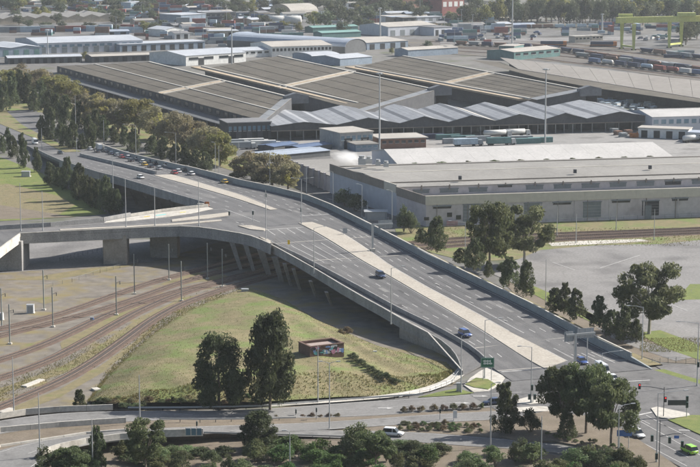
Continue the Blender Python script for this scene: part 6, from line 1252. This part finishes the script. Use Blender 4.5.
# upper right
shed('blue_long_shed', 'long pale blue shed behind the rail tracks', 388, 36.5, 436, 34, 40, 8, 'gable', 2.4, wall='lav_wall', rmat='roof_pale', doors=5); shed('arched_front_shed', 'pale shed with three dark arched doors', 434, 36, 452, 35, 22, 7, 'flat', wall='lav_wall', rmat='roof_dgrey', doors=3, dm='dark', cat='shed')
shed('red_building', 'red walled building with white band at the top edge', 442, 16, 464, 15, 30, 17, 'flat', wall='redwall', rmat='roof_red', windows=4, wm='whitewall'); shed('red_roof_hall', 'broad red roofed hall at the top edge', 392, 9, 424, 7.5, 40, 9, 'gable', 4, wall='brickwall', rmat='roof_red', windows=6)
shed('white_depot', 'white flat depot in front of the red building', 388, 22.5, 412, 21.5, 18, 5.5, 'flat', wall='whitewall', rmat='roof_pale', doors=4); shed('white_depot', 'low white depot right of the flat depot', 412, 22, 442, 20.8, 12, 4, 'flat', wall='lav_wall', rmat='roof_bluewhite', doors=4)
shed('white_far_hall', 'white hall with tall silos at the top right', 640, 9.5, 690, 8, 40, 9, 'gable', 2, wall='whitewall', rmat='roof_bluewhite', windows=6)
for i in range(5): p = P(665+i*4, 7); o = thing('silo', f'white silo at the top right, {nth(i+1)} from the left', 'silo', p, 0, 'far white silos'); part('shell', MB().tube([(0,0,0),(0,0,16),(0,0,18)], [2.2,2.2,.5], 12), M['c_white'], o, True, True); part('ladder', MB().box((0,-2.3,8), (.5,.15,16)), M['galv'], o, local=True)
shed('green_box_shed', 'green grey shed in the rail yard', 499, 54, 514, 54.5, 22, 6, 'flat', wall='teal', rmat='roof_pale', cat='shed', doors=2); shed('green_box_shed', 'long green walled shed with pale roof in the rail yard', 514, 60.5, 560, 56.5, 26, 6, 'gable', 1.4, wall='teal', rmat='roof_pale', cat='shed', windows=6)
shed('cream_hut', 'cream rail hut right of the dark locomotive', 575, 43, 590, 42.5, 10, 5, 'flat', wall='beige', rmat='roof_pale', cat='hut', windows=4); shed('cream_hut', 'smaller cream rail hut behind the locomotive', 592, 41, 603, 40.6, 9, 4, 'flat', wall='beige', rmat='roof_pale', cat='hut', windows=3)
# trains
def wagon(x, y, rz, col, label, kind='box', L=15):
    p = P(x, y); o = thing('freight_wagon', label, 'wagon', p, rz, 'freight wagons'); part('frame', MB().box((0,0,1.1), (L,2.5,.4)), M['black'], o, local=True)
    if kind == 'tank': part('tank', MB().tube([(-L*.42,0,2.7),(-L*.38,0,2.7),(L*.38,0,2.7),(L*.42,0,2.7)], [.7,1.4,1.4,.7], 12), M[col], o, True, True)
    elif kind == 'hopper': part('hopper', MB().prism([(-L*.36,-.8,1.4),(L*.36,-.8,1.4),(L*.36,.8,1.4),(-L*.36,.8,1.4)], [(-L*.46,-1.4,3.8),(L*.46,-1.4,3.8),(L*.46,1.4,3.8),(-L*.46,1.4,3.8)]), M[col], o, local=True)
    else: part('load', MB().box((0,0,2.7), (L*.84,2.5,2.7)), M[col], o, local=True)
    for s in (-1, 1): b_ = part('bogie', MB().box((s*L*.34,0,.7), (3,2.2,.5)), M['black'], o, local=True)
    return o
def loco(x, y, rz, label):
    p = P(x, y); o = thing('locomotive', label, 'locomotive', p, rz); part('body', MB().prism([(-10,-1.45,1.2),(8,-1.45,1.2),(8,1.45,1.2),(-10,1.45,1.2)], [(-10,-1.3,4.3),(8,-1.3,4.3),(8,1.3,4.3),(-10,1.3,4.3)]), M['c_navy'], o, local=True); part('cab', MB().box((9.4,0,2.7), (2.8,2.9,3.2)), M['c_orange'], o, local=True); part('windscreen', MB().box((10.82,0,3.4), (.06,2.2,.8)), M['glass'], o, local=True); part('stripe', MB().box((-1,-1.46,1.6), (18,.06,.5)), M['c_orange'], o, local=True); part('underframe', MB().box((0,0,.75), (21,2.4,.8)), M['black'], o, local=True); return o
loco(553, 46.5, -.08, 'dark blue locomotive with orange nose, left of two'); loco(603, 47, -.08, 'dark blue locomotive with orange nose, right of two')
def train(a, b, n, cols, kinds, what):
    p, q = P(*a), P(*b); rz = math.atan2((q-p).y, (q-p).x)
    for i in range(n):
        t = (i+.5)/n; x, y = a[0]+(b[0]-a[0])*t, a[1]+(b[1]-a[1])*t; k = kinds[i % len(kinds)]; wagon(x, y, rz, cols[(i*5+i//3) % len(cols)], f'{k if k != "box" else "container"} wagon of the {what}, {nth(i+1)} from the left', k, (q-p).length/n*.92)
train((548,50),(705,73), 13, ['c_navy','c_brown','c_navy','c_grey','c_brown'], ['hopper','hopper','box','hopper'], 'dark train nearest the gantry crane')
train((588,63),(705,76.5), 9, ['c_blue','c_white','c_red','c_pale','c_navy','c_white'], ['box','tank','box','box','tank'], 'mixed train beside the long shed')
train((575,57),(705,72.5), 9, ['c_grey','c_navy','c_brown','c_blue'], ['hopper','box','tank'], 'middle train in the rail yard')
train((520,29),(610,28), 8, ['c_brown','c_pale','c_pale','c_grey','c_teal'], ['box'], 'far train below the tree belt'); train((440,31),(516,30), 7, ['c_blue','c_pale','c_red','c_blue'], ['box'], 'far train behind the parked vans'); train((640,66),(706,74), 5, ['c_white','c_blue','c_grey'], ['tank','box'], 'short train at the right edge') if False else None
for t in ([(440,47),(500,49),(560,53),(640,66),(720,77)], [(440,44),(520,46),(620,56),(720,70)], [(430,50),(500,54),(580,64),(720,81)], [(420,46),(500,51),(580,58.5),(720,75)], [(430,42),(520,43.5),(620,52),(720,64)], [(450,41),(540,42),(640,50),(720,59)]): track(t, real=False)
train((640,52.5),(705,60.5), 5, ['c_navy','c_grey','c_brown'], ['hopper','box'], 'short dark train right of the crane legs')
train((455,45.5),(545,49.5), 7, ['c_brown','c_grey','c_navy','c_brown'], ['hopper','hopper','box'], 'dark train left of the locomotives')
# yellow gantry crane
g0 = P(627,50.5); o = thing('gantry_crane', 'tall yellow green rail gantry crane spanning the rail yard', 'gantry crane', g0)
zt = height_for(g0, 24)
def beamp(a, b, w_, h_, nm, m='limey'):
    d = (b-a).normalized(); s = Vector((-d.y, d.x, 0)).normalized()*w_/2 if abs(d.z) < .9 else Vector((0, w_/2, 0)); u = Vector((0,0,h_)) if abs(d.z) < .9 else Vector((h_, 0, 0)); return part(nm, MB().prism([a-s, b-s, b+s, a+s], [a-s+u, b-s+u, b+s+u, a+s+u]), M[m], o)
legs = [P(621.5,49), P(633.5,50.5), P(669,48), P(681,46.5)]
for p in legs: part('leg', MB().prism([V2(p+Vector((a,b,0)), 0) for a, b in ((-.8,-.8),(.8,-.8),(.8,.8),(-.8,.8))], [V2(p+Vector((a,b,0)), zt) for a, b in ((-1.5,-1.2),(1.5,-1.2),(1.5,1.2),(-1.5,1.2))]), M['limey'], o); part('bogie', MB().box((p.x, p.y, .6), (4,1.6,1.2)), M['dark_wall'], o)
beamp(V2(legs[0].lerp(legs[1],.5)+Vector((-9,0,0)), zt), V2(legs[2].lerp(legs[3],.5)+Vector((24,0,0)), zt), 3, 4.6, 'girder'); beamp(V2(legs[0], 2), V2(legs[1], 2), 1.2, 1.4, 'sill_beam'); beamp(V2(legs[2], 2), V2(legs[3], 2), 1.2, 1.4, 'sill_beam')
beamp(V2(legs[0]+Vector((-3,0,0)), zt+4.65), V2(legs[0]+Vector((8,0,0)), zt+4.65), 4, 2.2, 'machine_house'); beamp(V2(legs[2]+Vector((6,0,0)), zt+4.65), V2(legs[2]+Vector((20,0,0)), zt+4.65), 5, 2.6, 'trolley'); beamp(V2(legs[2]+Vector((24,0,0)), zt+4.65), V2(legs[2]+Vector((40,0,0)), zt+4.65), 4, 1.8, 'trolley', 'sign_yellow')
for i, (x, y, c) in enumerate(((676,54.5,'c_teal'),(686,53.5,'c_grey'),(672,58,'c_navy'),(690,58,'c_blue'),(616,30,'c_pale'),(628,30.5,'c_pale'),(660,38,'c_teal'))): container(x, y, c, 0, f'{CN[c]} container near the gantry crane, {nth(i+1)} counted', 0, group='containers by the gantry crane')
# parked cars and vans far away
for i in range(46):
    x = random.choice([random.uniform(640, 668), random.uniform(448, 500), random.uniform(505, 545)]); y = random.uniform(36, 41) if x > 600 else random.uniform(30, 41); p = P(x, y); c = random.choice(['c_white','c_white','c_grey','c_blue','c_navy','c_red']); o = thing('parked_van', f'{CN[c]} vehicle parked far away by the rail yard, {nth(i+1)} counted', 'van', p, random.random()*6, 'vehicles parked by the rail yard')
    part('body', MB().box((0,0,1.0), (5,1.9,1.2)), M[c], o, local=True); part('cabin', MB().prism([(-2.3,-.9,1.6),(1.5,-.9,1.6),(1.5,.9,1.6),(-2.3,.9,1.6)], [(-2.1,-.8,2.3),(.9,-.8,2.3),(.9,.8,2.3),(-2.1,.8,2.3)]), M[c] if i % 2 else M['glass'], o, local=True); part('wheels', MB().box((1.5,0,.35), (.7,2,.7)).box((-1.5,0,.35), (.7,2,.7)), M['black'], o, local=True)
# crowded terminal: loose boxes and small sheds across the far yard
zones = [(0,260,2,14,70),(255,440,3,20,30),(440,520,32,44,14),(560,700,30,36,12),(0,130,6,13,22),(118,260,8,33,60),(225,300,22,36,18),(118,245,32,46,26),(0,120,33,36,10),(440,520,24,33,16),(600,700,24,34,14),(600,700,66,72,0),(300,400,20,30,10)]
cl_ = []
for x0, x1, y0, y1, n_ in zones:
    for _ in range(n_): cl_.append((random.uniform(x0, x1), random.uniform(y0, y1)))
cl_.sort(); sc_ = MB(); cks = ['c_grey','c_blue','c_brown','c_red','c_pale','c_navy','c_teal','c_white']
for i, (x, y) in enumerate(cl_):
    c = random.choice(cks+['c_grey','c_brown'])
    L_ = random.choice([6.1,12.2,12.2]); a_ = random.choice([0,AN1,AN1,-.2,1.7]); p = P(x, y)
    for z in range(random.choice([1,1,2,2,3])): sc_.box((p.x, p.y, 1.3+z*2.62), (L_, 2.42, 2.56), a_, cks.index(c) if z == 0 else random.randrange(len(cks)))
so2 = struct('container_stacks', sc_, [M[k] for k in cks], 'stuff', label='crowded mass of mixed containers across the far terminal', cat='containers')
for i in range(90):
    x, y = random.choice([(random.uniform(100, 260), random.uniform(4, 40)), (random.uniform(0, 120), random.uniform(2, 12)), (random.uniform(380, 520), random.uniform(18, 32)), (random.uniform(255, 400), random.uniform(2, 20))]); w_ = random.uniform(9, 30)
    shed('terminal_shed', f'small shed scattered in the far terminal, {nth(i+1)} counted', x, y, x+w_, y-.5, random.uniform(8, 18), random.uniform(3, 6), random.choice(['flat','gable','gable']), 1.3, wall=random.choice(['bluegrey','tanwall','darkgrey','whitewall']), rmat=random.choice(['roof_pale','roof_blue','roof_dgrey','roof_bluewhite','grey_roof']), cat='shed', doors=2, dm='dark', group='small terminal sheds')
for i in range(40):
    x = random.uniform(100, 520); y = random.uniform(6, 46)
    if 300 < x < 440 and y > 36: continue
    p = P(x, y); h = random.uniform(10, 18); o = thing('yard_lamp', f'thin yard light pole in the far terminal, {nth(i+1)} counted', 'light pole', p, 0, 'far yard light poles'); part('pole', MB().tube([(0,0,0),(0,0,h)], [.22,.16], 5), M['galv'], o, local=True); part('lamp_bar', MB().box((0,0,h), (2.4,.4,.3)), M['galv'], o, local=True)
# far trees
ft = [(85,61,52,10),(336,22,2,20),(348,26,6,20),(325,30,8,24),(314,28,12,18),(300,12,0,16),(290,14,4,14),(355,30,14,18),(343,34,20,14),(366,24,4,22),(380,18,0,22),(395,14,-3,18),(410,17,2,20),(420,20,4,18),(430,15,0,16),(302,52,44,12),(203,62,52,15),(193,62,55,9),(428,49,40,10),(368,29,18,14),(85,12,2,18),(75,11,0,16),(60,8,-2,14),(50,9,-2,14),(100,14,6,14),(120,10,0,14),(225,12,-2,18),(240,13,-2,18),(252,14,0,16),(262,12,-2,16),(212,10,-3,14),(70,4,-8,16),(110,4,-6,16),(200,6,-6,16),(278,13,0,14),(392,54,48,8),(452,20,12,14)]
for i in range(44): x = 462+i*4.3+random.uniform(-2, 2); ft.append((x, 24+random.uniform(-3, 3), random.uniform(-6, 6), random.uniform(14, 22)))
for i in range(20): ft.append((600+i*5.5+random.uniform(-2, 2), 16+random.uniform(-4, 10), random.uniform(-6, 4), random.uniform(14, 22)))
for i in range(6): ft.append((690+random.uniform(-6, 12), 40+random.uniform(-6, 6), random.uniform(14, 24), 20))
for i in range(110): ft.append((random.uniform(0, 460), random.uniform(3, 34), 0, 0))
ft = [q if q[3] else (q[0], q[1], q[1]-random.uniform(6, 13), random.uniform(9, 16)) for q in ft if q[3] or not (300 < q[0] < 440 and q[1] > 24)]
for i in range(50): ft.append((random.uniform(0, 440), random.uniform(3, 12), random.uniform(-6, 0), random.uniform(12, 20)))
for i in range(30): ft.append((random.uniform(455, 690), random.uniform(10, 22), random.uniform(-8, 3), random.uniform(14, 22)))
for i in range(60): ft.append((random.uniform(0, 700), 1+random.uniform(-4, 3), -16, random.uniform(14, 24)))
ft.sort()
for i, (x, yb, yt, wd) in enumerate(ft): plant('far', 'olive' if i % 6 == 5 else 'far', x, yb, yt, wd*1.15, f'far background tree behind the market and rail yard, {nth(i+1)} from the left', 'far background trees')
